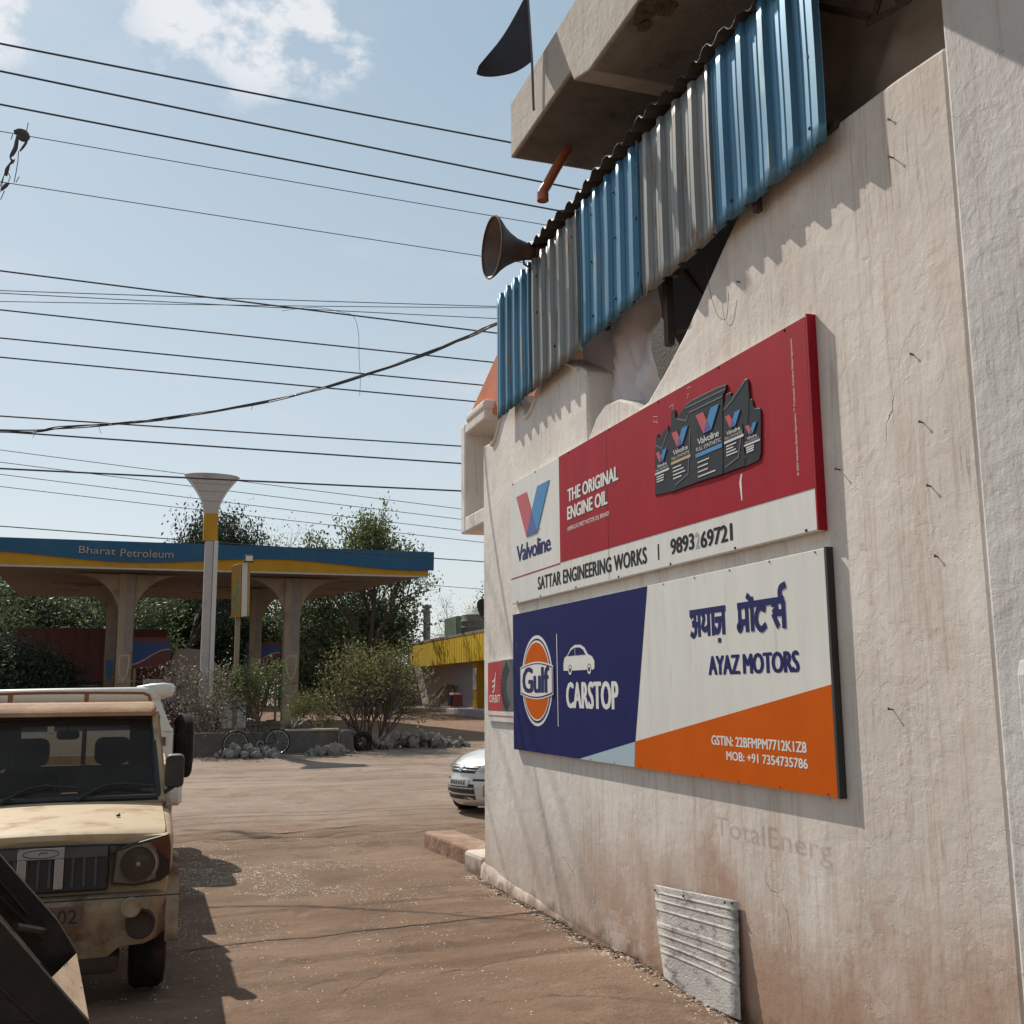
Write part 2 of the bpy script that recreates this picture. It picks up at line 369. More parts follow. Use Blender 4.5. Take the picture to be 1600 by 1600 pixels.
# ------------------------------------------------------------------ ground
def fbm(x, y, s, o=4): return noise.fractal(Vector((x*s, y*s, 3.1)), 1.0, 2.0, o)
def hbase(y): return min(1.0, max(0., .03*(y-22)))
def yard_edge(x): return 14.6+.5*fbm(x, 3, .5)+.35*math.sin(x*.7)
def road_edge(x): return 29.0+.22*(x-3)*(1 if x > 3 else .35)+.3*fbm(x, 9, .4)
def hgt(x, y):
    h = hbase(y)
    d = y-yard_edge(x)
    if abs(x) < 40 and 0 < y < 40:
        h += .03*fbm(x, y, .45)+(.006*fbm(x, y, 2.7)+.004*fbm(x, y, 6.5, 3) if y < 16 else 0)
        near = math.exp(-((y-14.2)/1.7)**2)
        h += near*(.03*fbm(x, y, .8)+.03*fbm(x, y, 2.3))
        if d > 0: h -= .035*min(1, d/.35)*math.exp(-max(0, d-1)/3)
    return h
M_earth = ground_mat('red_earth', (.215, .125, .078), (.25, .155, .10), (.17, .095, .058), 0, .2)
M_yard = ground_mat('yard_concrete_dusty', (.175, .108, .068), (.240, .160, .110), (.140, .088, .056), .7, .5, bumpk=.65)
M_road = ground_mat('dusty_road', (.240, .170, .125), (.30, .225, .172), (.205, .132, .092), .25, .75, bumpk=.5, blend=((.215, .138, .090), (.165, .100, .064)))
def sheet(name, xs, y0f, y1f, ny, m, dz):
    mb = MB(); vs = []; n = len(xs)
    for j in range(ny+1):
        for x in xs:
            a, b = y0f(x), y1f(x); y = a+(b-a)*j/ny; vs.append((x, y, hgt(x, y)+dz))
    fs = [(j*n+i, j*n+i+1, (j+1)*n+i+1, (j+1)*n+i) for j in range(ny) for i in range(n-1)]
    mb.add(vs, fs); o = mb.build(name, m, smooth=80); tag(o, kind='structure'); return o
xg = sorted(set([-600, -300, -150, -80, -50, 50, 80, 150, 300, 600]+[round(-36+k*2, 2) for k in range(37)]))
yg = [-60, -20, -8]+[-4+k*1.6 for k in range(40)]+[64, 70, 80, 100, 140, 200, 300, 500, 900]
mb = MB(); n_ = len(xg); mb.add([(x, y, hgt(x, y)-.16*(1 if (abs(x) < 30 and y < 30) else 0)-.004) for y in yg for x in xg], [(j*n_+i, j*n_+i+1, (j+1)*n_+i+1, (j+1)*n_+i) for j in range(len(yg)-1) for i in range(n_-1)])
tag(mb.build('ground', M_earth, smooth=80), kind='structure')
xf = [-30, -20, -14, -10, -7]+[round(-5+.12*k, 3) for k in range(118)]+[10, 12, 15, 20, 30]
sheet('yard', xf, lambda x: -6, lambda x: yard_edge(x)+.02, 150, M_yard, 0)
xr = [-30, -22, -16, -12, -9]+[round(-7+.25*k, 3) for k in range(90)]+[17, 20, 25, 30]
sheet('road', xr, lambda x: yard_edge(x)-.02, lambda x: road_edge(x), 90, M_road, -.004)
sheet('forecourt', xr, lambda x: road_edge(x)-.02, lambda x: 64, 70, M_earth, .001)
# expansion-joint crack across the yard
M_crack = mat('crack_dirt', (.05, .03, .02), .95)
mb = MB(); pts = []
for k in range(60):
    x = .35+k*.055; pts.append((x, 8.35+.10*x+.05*fbm(x, 2, 1.6)+.02*fbm(x, 5, 6)))
for i in range(59):
    wd = .007+.008*abs(fbm(pts[i][0], 7, 2.2)); a, b = pts[i], pts[i+1]
    mb.add([(a[0], a[1]-wd, hgt(*a)+.004), (b[0], b[1]-wd, hgt(*b)+.004), (b[0], b[1]+wd, hgt(*b)+.004), (a[0], a[1]+wd, hgt(*a)+.004)], [(0, 1, 2, 3)])
tag(mb.build('yard_crack', M_crack), kind='structure')
# loose chippings on the yard
M_chip = mat('stone_chips', (.60, .50, .41), .6, var=.35, vscale=9)
mb = MB()
def chip(x, y, s, z=None):
    z = hgt(x, y) if z is None else z
    a = random.random()*6.28; q = [(math.cos(a+k*2.094)*s*random.uniform(.7, 1.2), math.sin(a+k*2.094)*s*random.uniform(.7, 1.2)) for k in range(3)]
    mb.add([(x+p[0], y+p[1], z-.001) for p in q]+[(x+random.uniform(-.3, .3)*s, y+random.uniform(-.3, .3)*s, z+s*random.uniform(.12, .4))], [(0, 1, 3), (1, 2, 3), (2, 0, 3)])
for _ in range(13000):
    if random.random() < .8: x, y = random.gauss(1.05, .75), random.gauss(11.0, 1.5)
    else: x, y = random.uniform(-.6, 3.1), random.uniform(5, 14)
    if y < 4.5 or y > 15 or x > 3.12 or fbm(x, y, .9) < -.05: continue
    chip(x, y, random.uniform(.005, .0125))
for _ in range(1500):                      # crumbs along the wall foot
    y = random.uniform(4.6, 10.6); x = 3.17-abs(random.gauss(0, .07)); chip(x, y, random.uniform(.004, .016))
tag(mb.build('stone_chippings', M_chip), label='pale stone chippings scattered over the brown yard', cat='gravel', kind='stuff')

mb = MB()
for _ in range(1100):                      # dark clods gathered against the wall foot
    y = random.uniform(4.7, 10.4); x = 3.19-abs(random.gauss(0, .045))-.04*max(0, fbm(y, 3, 1.5)); chip(x, y, random.uniform(.008, .03))
tag(mb.build('soil_clods', mat('dark_soil', (.075, .045, .028), .95, var=.4, vscale=9)), label='dark soil clods gathered along the foot of the white wall', cat='soil', kind='stuff')
for x0, y0, dx, dy, n in ((1.9, 7.1, .045, .012, 28), (2.35, 6.35, .03, -.02, 24), (1.2, 6.9, .03, .03, 16), (2.5, 8.9, .03, -.012, 20)):
    mb = MB(); q = [(x0+dx*k+.05*fbm(k*.21, x0, 1.2), y0+dy*k+.06*fbm(k*.17, y0, 1.7)) for k in range(n)]
    for k in range(n-1):
        a, b = q[k], q[k+1]; wd = .002+.005*abs(fbm(k*.3, 7, 1.1))
        mb.add([(a[0], a[1]-wd, hgt(*a)+.004), (b[0], b[1]-wd, hgt(*b)+.004), (b[0], b[1]+wd, hgt(*b)+.004), (a[0], a[1]+wd, hgt(*a)+.004)], [(0, 1, 2, 3)])
    tag(mb.build('yard_crack', M_crack), kind='structure')

# ------------------------------------------------------------------ workshop building (right)
M_wall = wall_mat('whitewash', (.76, .70, .64), (.36, .205, .13), (.47, .33, .245))
M_pil = wall_mat('pilaster_plaster', (.60, .575, .55), (.36, .25, .18), (.42, .36, .32), zstain=(-.2, .6), bumpk=.9, near=False)
M_conc = wall_mat('slab_concrete', (.47, .425, .375), (.3, .22, .16), (.34, .27, .2), crack=True, zstain=(-3, -2), bumpk=.8, near=False)
M_dark = mat('dark_inside', (.10, .085, .08), .9)
M_rust = mat('rusty_steel', (.055, .035, .028), .8, var=.4, vscale=12, bump=.3)
M_terra = mat('orange_limewash', (.56, .16, .075), .85, var=.15, bump=.3)
WX = 3.2
B = thing('workshop_building', (WX, 6.8, 0), 'whitewashed workshop with scalloped parapet wall filling the right side', 'building')
pt = lambda u, v, w: (WX+w, u, v)
outl = [(10.29, -.3), (10.29, 4.30), (9.98, 4.27), (9.85, 4.31), (9.65, 4.49), (9.48, 4.585), (9.35, 4.59), (9.16, 4.54), (9.04, 4.42), (8.96, 4.30), (8.85, 4.31), (8.68, 4.40), (8.48, 4.57), (8.32, 4.62), (8.18, 4.61), (7.92, 4.51), (7.67, 4.38), (7.52, 4.29), (7.52, 3.74), (7.37, 3.86), (7.18, 3.93), (6.94, 3.91), (6.73, 3.83), (6.58, 3.75), (6.46, 3.76), (6.18, 3.90), (5.89, 4.07), (5.63, 4.26), (5.37, 4.45), (5.21, 4.56), (5.0, 4.62), (4.73, 4.66), (4.48, 4.65), (4.21, 4.63), (3.76, 4.61), (3.44, 4.58), (3.44, -.3)]
MB().prism(outl, pt, 0, .24).build('wall', M_wall, B, bevel=.02)
# raised plaster moulding along the scallop edges
mb = MB()
for a, b in ((2, 10), (10, 16)):
    ln = smoothpts([(outl[i][0], outl[i][1]-.03) for i in range(a, b+1)], 3)
    mb.tube([(WX-.005, p[0], p[1]) for p in ln], .022, 6)
mb.build('parapet_moulding', M_wall, B, smooth=60)
# foot plinth
mb = MB(); pl = []
for k in range(61):
    y = 5.0+k*(10.36-5.0)/60; fa_ = max(.10, min(1, (y-7.6)/2.4)); hh = fa_*(.15+.03*fbm(y, 1, 1.3)+.012*fbm(y, 2, 9)); tt = fa_*(.016+.008*fbm(y, 4, 1.8)+.005*fbm(y, 4, 8)); pl.append((y, hh, tt))
for i in range(60):
    (a, h0, t0), (b, h1, t1) = pl[i], pl[i+1]
    mb.add([(WX-t0-.02, a, -.1), (WX-t1-.02, b, -.1), (WX-t1, b, h1*.8), (WX-t0, a, h0*.8), (WX+.01, b, h1), (WX+.01, a, h0)], [(0, 1, 2, 3), (3, 2, 4, 5)])
mb.build('plinth', M_wall, B, smooth=50)
MB().prism([(3.437, -.3), (3.437, 6.2), (.5, 6.2), (.5, -.3)], pt, -.012, .3).build('pilaster', M_pil, B, bevel=.02)
ledge = [(-.018, 1.92), (-.034, 1.86), (-.032, 1.70), (-.028, -.3), (.0, -.3), (.0, 1.92)]
mb = MB(); mb.loft([[(WX+a, y, z+.02*math.sin(y*9)) for a, z in ledge] for y in (3.30, 3.1, 2.8, 2.4, 1.8, .6)]); mb.build('pilaster_base', M_pil, B, bevel=.015)
# front facade, turret box and orange roof at the far corner
mb = MB().box(WX+.25, 9.5, 10.05, 10.28, -.3, 4.25); mb.build('front_facade', M_wall, B)
mb = MB()
y0, y1, z0, z1, xx = 10.30, 11.19, 3.50, 4.72, 3.22
mb.box(xx, 4.3, y1-.16, y1, z0, z1).box(xx, 4.3, y0, y1-.163, z0, z0+.17).box(xx, 4.3, y0, y1-.163, z1-.13, z1)
mb.box(xx+.45, 4.29, y0+.01, y1-.165, z0+.172, z1-.132)
mb.build('window_hood', M_wall, B, bevel=.02)
mb = MB(); mb.loft([[(3.22, 10.98, 4.73), (5.4, 10.98, 4.73), (5.4, 8.75, 4.45), (3.5, 8.75, 4.45)], [(3.44, 10.0, 5.62), (3.9, 10.0, 5.62), (3.9, 9.6, 5.6), (3.6, 9.6, 5.6)]]); mb.build('turret_roof', M_terra, B, bevel=.02)
MB().box(3.205, 3.6, 10.27, 10.95, 4.70, 4.80).build('turret_cornice', M_wall, B, bevel=.03)
# upper room behind the screen and its concrete roof slab
MB().box(3.95, 9, 1.0, 8.27, 3.2, 6.38).build('upper_room', mat('upper_room_plaster', (.17, .15, .145), .9, bump=.4), B)
MB().box(3.47, 3.94, 1.0, 10.0, 3.05, 3.2).build('terrace_floor', M_conc, B)
mb = MB(); mb.prism([(8.31, 6.44), (8.31, 6.95), (3.4, 6.95), (3.4, 6.24), (6.55, 6.24), (6.84, 6.33), (6.90, 6.44)], lambda u, v, w: (2.85+w, u, v), 0, 6)
mb.build('roof_slab', M_conc, B, bevel=.012)
MB().box(2.88, 8.8, 6.93, 8.28, 6.436, 6.4385).build('soffit', mat('shaded_soffit', (.17, .16, .15), .95, var=.3, dirt=(.08, .078, .075), dscale=2, bump=.3), B)  # thin added plate; shade under the slab painted as a darker colour
MB().box(2.88, 8.8, 3.45, 6.53, 6.2372, 6.2390).build('soffit', mat('shaded_soffit_pale', (.27, .25, .23), .95, var=.3, dirt=(.13, .12, .11), dscale=2, bump=.3), B)  # second added plate, the weaker shade of the near part painted in
mb = MB()
for i in range(16):                        # spalled, rusty patch along the slab's lower edge
    y = random.uniform(4.9, 5.95); x = 2.87+abs(random.gauss(0, .10)); s = random.uniform(.03, .09)
    a = [(x+s*math.cos(t)*random.uniform(.6, 1.2), y+1.5*s*math.sin(t)*random.uniform(.6, 1.2), 6.236-.0015*i) for t in np.linspace(0, 5.6, 8)]
    mb.add(a, [tuple(range(8))])
mb.build('spalled_patch', mat('spalled_concrete', (.13, .095, .075), .95, var=.5, vscale=14, bump=.9), B)
mb = MB().tube([(3.25, 7.95, 6.40), (3.12, 7.9, 6.19), (3.02, 7.88, 6.00), (2.985, 7.88, 5.94), (2.985, 7.88, 5.86)], .042, 12)
mb.lathe((2.985, 7.88, 5.86), (0, 0, 1), [(0, .05), (.07, .05)], 12)
tag(mb.build('drain_pipe', mat('orange_pvc', (.42, .12, .05), .45, var=.25), smooth=40, loc=(2.985, 7.88, 5.86)), 'orange rainwater pipe stub bent down from the roof slab', 'pipe')
# nails and bits of wire in the wall
M_nail = mat('rusty_nail', (.06, .04, .03), .7, metal=.3)
for y, z in ((3.82, 4.43), (3.82, 4.24), (3.78, 3.27), (3.75, 2.95), (3.73, 2.66), (3.72, 2.35), (4.08, 1.7), (4.36, 2.86), (5.2, 4.15)):
    L = random.uniform(.010, .026)
    MB().tube([(WX+.01, y, z), (WX-L, y+.004, z+.006)], .0035, 6).lathe((WX-L, y+.004, z+.006), (-1, 0, 0), [(0, .007), (.003, .007)], 8, True).build('nail', M_nail, B)
mb = MB().tube(smoothpts([(WX-.01, 5.52, 4.6), (WX-.03, 5.52, 4.3), (WX-.02, 5.45, 4.05), (WX-.015, 5.35, 3.98), (WX-.02, 5.3, 4.12)], 4), .0016, 5); mb.build('wire_scrap', M_nail, B)

# ------------------------------------------------------------------ corrugated screen above the parapet
M_blue = mat('blue_sheet_paint', (.085, .205, .30), .40, metal=.5, var=.22, vscale=3, stretch=(1, 1, .25), dirt=(.30, .27, .22), dscale=5, dlo=.54, dhi=.80)
M_grey = mat('faded_sheet_paint', (.235, .23, .215), .42, metal=.45, var=.2, vscale=5, stretch=(1, 1, .2), dirt=(.22, .15, .10), dscale=9, dlo=.54, dhi=.70)
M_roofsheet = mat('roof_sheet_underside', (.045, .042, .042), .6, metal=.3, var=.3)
S = thing('sheet_screen', (3.12, 6.8, 4.4), 'screen of blue and faded grey corrugated sheets above the parapet', 'screen')
def corr(ya, yb, zb, zt, m, pitch=.125, xo=3.115, xt=None):
    mb = MB(); y = ya; prof = []
    while y > yb+1e-4:
        for du, dx in ((0, 0), (.16, 0), (.18, -.004), (.22, -.004), (.24, 0), (.38, 0), (.40, -.004), (.44, -.004), (.46, 0), (.66, 0), (.70, -.030), (.90, -.030), (.96, 0)):
            if du < 1: prof.append((max(yb, y-du*pitch), xo+dx))
        y -= pitch
    prof.append((yb, xo)); n = len(prof); nz = 10; vs = []
    for k in range(nz+1):
        for yy, x in prof:
            za, zc = zb(yy), zt(yy); z = za+(zc-za)*k/nz; vs.append((x+.002*math.sin(z*5+yy*2)+.002*math.sin(yy*3.1), yy, z+.012*fbm(yy, 3, 2.5)*(k == 0)))
    fs = [(k*n+i, k*n+i+1, (k+1)*n+i+1, (k+1)*n+i) for k in range(nz) for i in range(n-1)]
    mb.add(vs, fs); o = mb.build('corrugated_sheet', m, S, smooth=25)
    so_ = o.modifiers.new('t', 'SOLIDIFY'); so_.thickness = .0016; return o
zt = lambda y: 5.62 if y > 8.9 else 5.60
zb0 = lambda y: 4.38+.022*(9.5-y)
corr(9.53, 8.55, lambda y: zb0(y)+.0, lambda y: 5.60, M_blue, .205)
corr(8.60, 7.40, lambda y: zb0(y)-.01, lambda y: 5.58, M_grey, .21, 3.112)
corr(7.44, 6.30, lambda y: zb0(y)+.01, lambda y: 5.60, M_blue, .215, 3.116)
corr(6.34, 5.28, lambda y: zb0(y)-.005, lambda y: 5.58, M_grey, .22, 3.112)
corr(5.32, 4.18, lambda y: zb0(y)+.0, lambda y: 5.60, M_blue, .228, 3.108)
mb = MB()
for y in (8.2, 7.0, 5.9, 4.9): mb.box(3.13, 3.17, y-.02, y+.02, 4.45, 5.6)
for z in (4.62, 5.45): mb.box(3.171, 3.205, 4.2, 9.5, z-.02, z+.02)
mb.build('screen_frame', M_rust, S)
studs('roof_screw', M_rust, S, [(3.108, y+random.uniform(-.02, .02), z+random.uniform(-.03, .03)) for y in np.arange(4.3, 9.5, .41) for z in (4.62, 5.05, 5.42)], (-1, 0, 0), [(0, .011), (.006, .009), (.009, .002)])
# corrugated roof sheet above the screen
mb = MB(); n = 220; vs = []
for k in range(n+1):
    y = 8.55-k*(8.55-3.2)/n; ph = (y/.19) % 1.0; zc = .045*max(0, min(1, (.5-abs(ph-.5))*5-.6))
    zr = 5.60+.018*math.sin(y*2.3)+zc+.035*(y-4.5)*.6
    for x, dz in ((3.05+.012*math.sin(y*7), 0), (3.5, .10), (4.4, .26)): vs.append((x, y, zr+dz))
mb.add(vs, [(k*3+i, k*3+i+1, k*3+i+4, k*3+i+3) for k in range(n) for i in range(2)])
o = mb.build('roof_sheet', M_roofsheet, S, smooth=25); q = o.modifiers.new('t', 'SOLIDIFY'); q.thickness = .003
# steel post and arm behind the tarpaulin
T = thing('steel_bracket', (3.27, 6.22, 4.1), 'rusty steel post with short arm behind the scalloped wall', 'bracket')
MB().box(3.24, 3.29, 6.20, 6.26, 4.10, 5.0).build('post', M_rust, T)
mb = MB().tube([(3.30, 6.23, 4.20), (3.62, 5.75, 4.13)], .02, 6).tube([(3.34, 6.12, 4.60), (3.6, 5.9, 4.0)], .025, 6); mb.build('arm', M_rust, T)
MB().box(3.62, 3.66, 5.62, 6.02, 4.05, 4.32, rot=.4).build('board_scrap', mat('pale_board', (.45, .42, .36), .8), T)
# grey tarpaulin hanging behind the parapet notch
M_tarp = mat('grey_tarpaulin', (.86, .79, .80), .30, var=.10, vscale=2, bump=.9, bscale=5, trans=.35)
def cloth(name, corners, amp, m, nu=26, nv=20, seed=0, fold=(3., 1.2), crease=None):
    a, b, c, d = [Vector(p) for p in corners]; vs = []; nrm = (b-a).cross(d-a).normalized()
    for j in range(nv+1):
        for i in range(nu+1):
            u, v = i/nu, j/nv; p = (a*(1-u)+b*u)*(1-v)+(d*(1-u)+c*u)*v
            k = noise.fractal(Vector((u*fold[0]+v*1.5+seed, v*fold[1]-u*.8, seed)), .8, 2, 4)+.35*math.sin((u*1.4+v)*9+seed)
            vs.append(p+nrm*amp*k)
    n = nu+1; mb = MB().add(vs, [(j*n+i, j*n+i+1, (j+1)*n+i+1, (j+1)*n+i) for j in range(nv) for i in range(nu)])
    if crease: mb.tube([p+nrm*.0 for p in (a*(1-u)+b*u+((d*(1-u)+c*u)-(a*(1-u)+b*u))*v+nrm*(-.035-amp*.5) for u, v in crease)], .007, 6)
    o = mb.build(name, m, smooth=180, loc=a); return o
tag(cloth('tarpaulin', [(3.40, 8.48, 4.98), (3.32, 6.62, 5.02), (3.44, 6.72, 3.7), (3.46, 7.42, 3.70)], (.085), M_tarp, fold=(5., 3.)), 'grey plastic tarpaulin sagging behind the parapet under the sheets', 'tarpaulin')
M_tarp2 = mat('brown_canvas', (.55, .44, .35), .85, var=.25, vscale=3, bump=.5, bscale=8, trans=.45)
tag(cloth('canvas_curtain', [(3.47, 5.3, 5.7), (3.52, 3.30, 5.7), (3.47, 3.30, 4.3), (3.50, 5.2, 4.4)], .05, M_tarp2, seed=4, fold=(5, .8)), 'brown canvas curtain hanging in the dark opening beside the blue sheets', 'curtain')
# near awning with its truss, overhead at the top right
A = thing('awning', (2.8, 3.4, 5.5), 'dark steel truss and awning overhead at the top right corner', 'awning')
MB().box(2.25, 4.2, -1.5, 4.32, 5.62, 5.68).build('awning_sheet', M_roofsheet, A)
TRUSS = (((3.30, 4.80, 5.74), (3.30, 4.04, 5.13)), ((3.30, 4.06, 5.10), (3.30, 3.76, 5.03), (3.28, 3.4, 5.2)), ((3.38, 4.1, 5.5), (3.34, 3.85, 5.08)), ((3.4, 4.2, 5.52), (3.4, 3.4, 5.52)), ((3.32, 4.04, 5.11), (3.45, 4.0, 5.55)))
mb = MB()
for q in TRUSS:
    mb.tube(q, .019, 4)
mb.build('truss', M_rust, A)

# ------------------------------------------------------------------ flag, loudspeaker
F_ = thing('black_flag', (2.80, 7.6, 6.94), 'black pennant on a thin pole above the roof slab', 'flag')
MB().tube([(2.81, 7.6, 6.5), (2.80, 7.6, 6.95), (2.765, 7.6, 7.62)], .011, 8).build('flag_pole', mat('pole_steel', (.10, .095, .09), .6), F_, smooth=40)
mb = MB(); nu, nv = 20, 14; vs = []
for j in range(nv+1):
    v = j/nv
    for i in range(nu+1):
        u = i/nu
        top = Vector((2.765, 7.6, 7.56)); bot = Vector((2.795, 7.6, 6.93)); tip = Vector((2.335, 7.6, 6.80)); 
        ta = top.lerp(tip, u)+Vector((0, 0, -.06*math.sin(u*3.1))); ba = bot.lerp(tip+Vector((0, 0, -.04)), u)+Vector((0, 0, -.09*math.sin(u*3.1)))
        p = ta.lerp(ba, v); p.y += .05*math.sin(u*6+v*2.2)*u; vs.append(p)
mb.add(vs, [(j*(nu+1)+i, j*(nu+1)+i+1, (j+1)*(nu+1)+i+1, (j+1)*(nu+1)+i) for j in range(nv) for i in range(nu)])
mb.build('flag_cloth', mat('black_cloth', (.022, .02, .026), .8, var=.2, trans=.12), F_, smooth=180)
H = thing('horn_loudspeaker', (3.1, 8.47, 5.68), 'brown horn loudspeaker pointing left beyond the blue sheets', 'loudspeaker')
M_horn = mat('horn_brown', (.10, .06, .048), .55, var=.3, vscale=6, dirt=(.16, .10, .07), dscale=5)
prof = [(0, .275), (.006, .27), (.03, .25), (.08, .195), (.14, .145), (.22, .10), (.32, .072), (.42, .06)]
mb = MB().lathe((2.73, 8.49, 5.665), (1, 0.02, .02), prof, 36)
o = mb.build('horn_bell', M_horn, H, smooth=60); q = o.modifiers.new('t', 'SOLIDIFY'); q.thickness = .006
MB().torus((2.73, 8.49, 5.665), (1, .02, .02), .272, .009, 36, 6).build('horn_rim', M_horn, H, smooth=60)
MB().lathe((3.12, 8.498, 5.673), (1, .02, .02), [(0, .07), (.01, .085), (.14, .085), (.16, .05)], 20, True).build('driver', M_horn, H, smooth=40)
MB().tube([(3.02, 8.47, 5.62), (3.02, 8.47, 5.54), (3.10, 8.47, 5.5)], .01, 6).build('bracket', M_rust, H)

# ------------------------------------------------------------------ signboards
M_white = mat('sign_white', (.68, .665, .62), .45, var=.07, vscale=1.6, stretch=(1, 5, .8), dirt=(.44, .37, .30), dscale=2.5, dlo=.56, dhi=.85)
M_red = mat('sign_red', (.33, .013, .024), .55, spec=.12, var=.14, stretch=(1, 4, .8), vscale=1.2, dirt=(.38, .10, .10), dscale=3, dlo=.60, dhi=.95)
M_navy = mat('sign_navy', (.018, .021, .10), .6, spec=.06, var=.06, dirt=(.10, .09, .15), dscale=6, dlo=.6, dhi=.95)
M_orange = mat('sign_orange', (.56, .10, .006), .6, spec=.06, var=.06, dirt=(.40, .12, .05), dscale=4, dlo=.6, dhi=.95)
M_lblue = mat('sign_light_blue', (.38, .50, .56), .40, var=.04)
M_blk = mat('sign_black', (.010, .010, .012), .5, spec=.2, var=.1)
M_vred = mat('logo_red', (.48, .055, .065), .4, var=.04); M_vblue = mat('logo_blue', (.03, .19, .43), .4, var=.04); M_vmix = mat('logo_violet', (.05, .07, .25), .4)
M_frame = mat('sign_frame', (.03, .026, .024), .6, var=.3)
M_letter = mat('letter_white', (.72, .70, .66), .45, var=.05)
M_dnavy = mat('letter_navy', (.012, .014, .10), .5, spec=.2, var=.05)
def sign_fn(x0, y0): return lambda u, v, w: (x0-w, y0-u, v)
SX = 3.150
f1 = sign_fn(SX, 9.40)
U0, U1, V0, V1 = .13, 4.895, 2.58, 3.70
G1 = thing('oil_signboard', (3.2, 7, 2.58), 'red and white engine oil signboard above the other board', 'signboard')
MB().prism([(U0, V0), (U1, V0), (U1, V1), (U0, V1)], f1, -.045, 0).build('panel', M_white, G1, bevel=.004)
mb = MB().prism([(1.376, 2.823), (U1-.004, 2.795), (U1-.004, V1-.002), (1.376, V1-.002)], f1, .0008, .0022)
mb.prism([(U0+.003, 2.806), (1.374, 2.812), (1.374, 2.822), (U0+.003, 2.816)], f1, .0008, .002); mb.build('red_field', M_red, G1)
mb = MB().prism([(U1+.001, V0), (U1+.014, V0), (U1+.014, V1+.008), (U1+.001, V1+.008)], f1, -.05, .003); mb.build('edge_strip', M_red, G1)
MB().prism([(2.338, V0+.01), (2.341, V0+.01), (2.341, V1-.01), (2.338, V1-.01)], f1, .0026, .0036).build('panel_seam', mat('seam', (.22, .03, .035), .5), G1)
def vlogo(parent, u, v, s, fn, w, part='logo'):     # overlapping red and blue bars making a V, lower-left corner u,v, size s = height
    k = s/.404
    P = lambda q: [(u+(a-.30)*k, v+(b-3.145)*k) for a, b in q]
    red = P([(.299, 3.549), (.579, 3.549), (.708, 3.358), (.66, 3.24), (.567, 3.145)]); 
    MB().prism(P([(.299, 3.549), (.579, 3.549), (.709, 3.352), (.567, 3.145)]), fn, w, w+.003).build(part, M_vred, parent)
    MB().prism(P([(.862, 3.549), (1.159, 3.549), (.847, 3.145), (.567, 3.145), (.709, 3.352)]), fn, w+.001, w+.0042).build(part, M_vblue, parent)
    MB().prism(P([(.709, 3.350), (.847, 3.146), (.569, 3.146)]), fn, w+.0046, w+.0054).build(part, M_vmix, parent)
vlogo(G1, .30, 3.145, .404, f1, .001)
M_lsh = mat('letter_shadow_red', (.08, .008, .012), .5)
for q in (('Valvoline', .292, 1.165, 2.948, 3.098, f1, .0012, .045, .92), ('.', 1.175, 1.19, 2.955, 2.97, f1, .0012), ('TM', .885, .925, 3.155, 3.170, f1, .0012)): line_of_text(G1, M_dnavy, *q)
for q in (('THE ORIGINAL', 1.563, 2.545, 3.286, 3.392, f1, .0042, .044, 1.0), ('ENGINE OIL', 1.55, 2.345, 3.143, 3.251, f1, .0042, .044, 1.0), ("AMERICA'S FIRST MOTOR OIL BRAND", 1.545, 2.363, 3.055, 3.090, f1, .003, .012, .95)): line_of_text(G1, M_letter, *q)
line_of_text(G1, M_letter, '© 2024 Valvoline Global Operations ™ Trademark, Valvoline Global Operations', 4.748, 4.772, 2.885, 3.62, f1, .003, 0, 1, rot=True)
for q in (('THE ORIGINAL', 1.575, 2.558, 3.278, 3.384, f1, .0028, .044, 1.0), ('ENGINE OIL', 1.562, 2.358, 3.135, 3.243, f1, .0028, .044, 1.0)): line_of_text(G1, M_lsh, *q)
line_of_text(G1, M_blk, 'SATTAR ENGINEERING WORKS', .838, 2.964, 2.648, 2.762, f1, .0012, .042, 1.04, slope=-.012)
for q in (('I', 3.126, 3.146, 2.638, 2.742, f1, .0012), ('9893', 3.305, 3.625, 2.648, 2.750, f1, .0012, .048, .98), ('69721', 3.70, 4.08, 2.640, 2.742, f1, .0012, .048, .98)): line_of_text(G1, M_blk, *q)
line_of_text(G1, mat('faded_grey', (.30, .34, .38), .5), '2', 3.635, 3.692, 2.645, 2.745, f1, .0012, .036)
studs('screw', M_blk, G1, [f1(a-d, z, 0) for a in (.3, .9, 1.7, 2.5, 3.3, 4.1, 4.8) for d, z in ((0, V0+.012), (.1, V1-.012))], (-1, 0, 0), [(0, .009), (.006, .006)])
mb = MB().prism([(4.18, 2.955), (4.20, 3.0), (4.215, 3.0), (4.203, 2.965), (4.205, 2.85), (4.195, 2.85)], f1, .0026, .0034).build('scratch', M_letter, G1)
mb = MB()
for c in ((3.62, 3.64), (3.15, 3.58), (3.40, 3.62)):
    for k in range(3): ribbon(mb, [(c[0]+random.uniform(-.05, .05), c[1]+random.uniform(-.04, .03)) for _ in range(2)], .005, f1, .003+.0004*k)
mb.build('scratch', mat('scratch_pink', (.5, .3, .3), .6), G1)
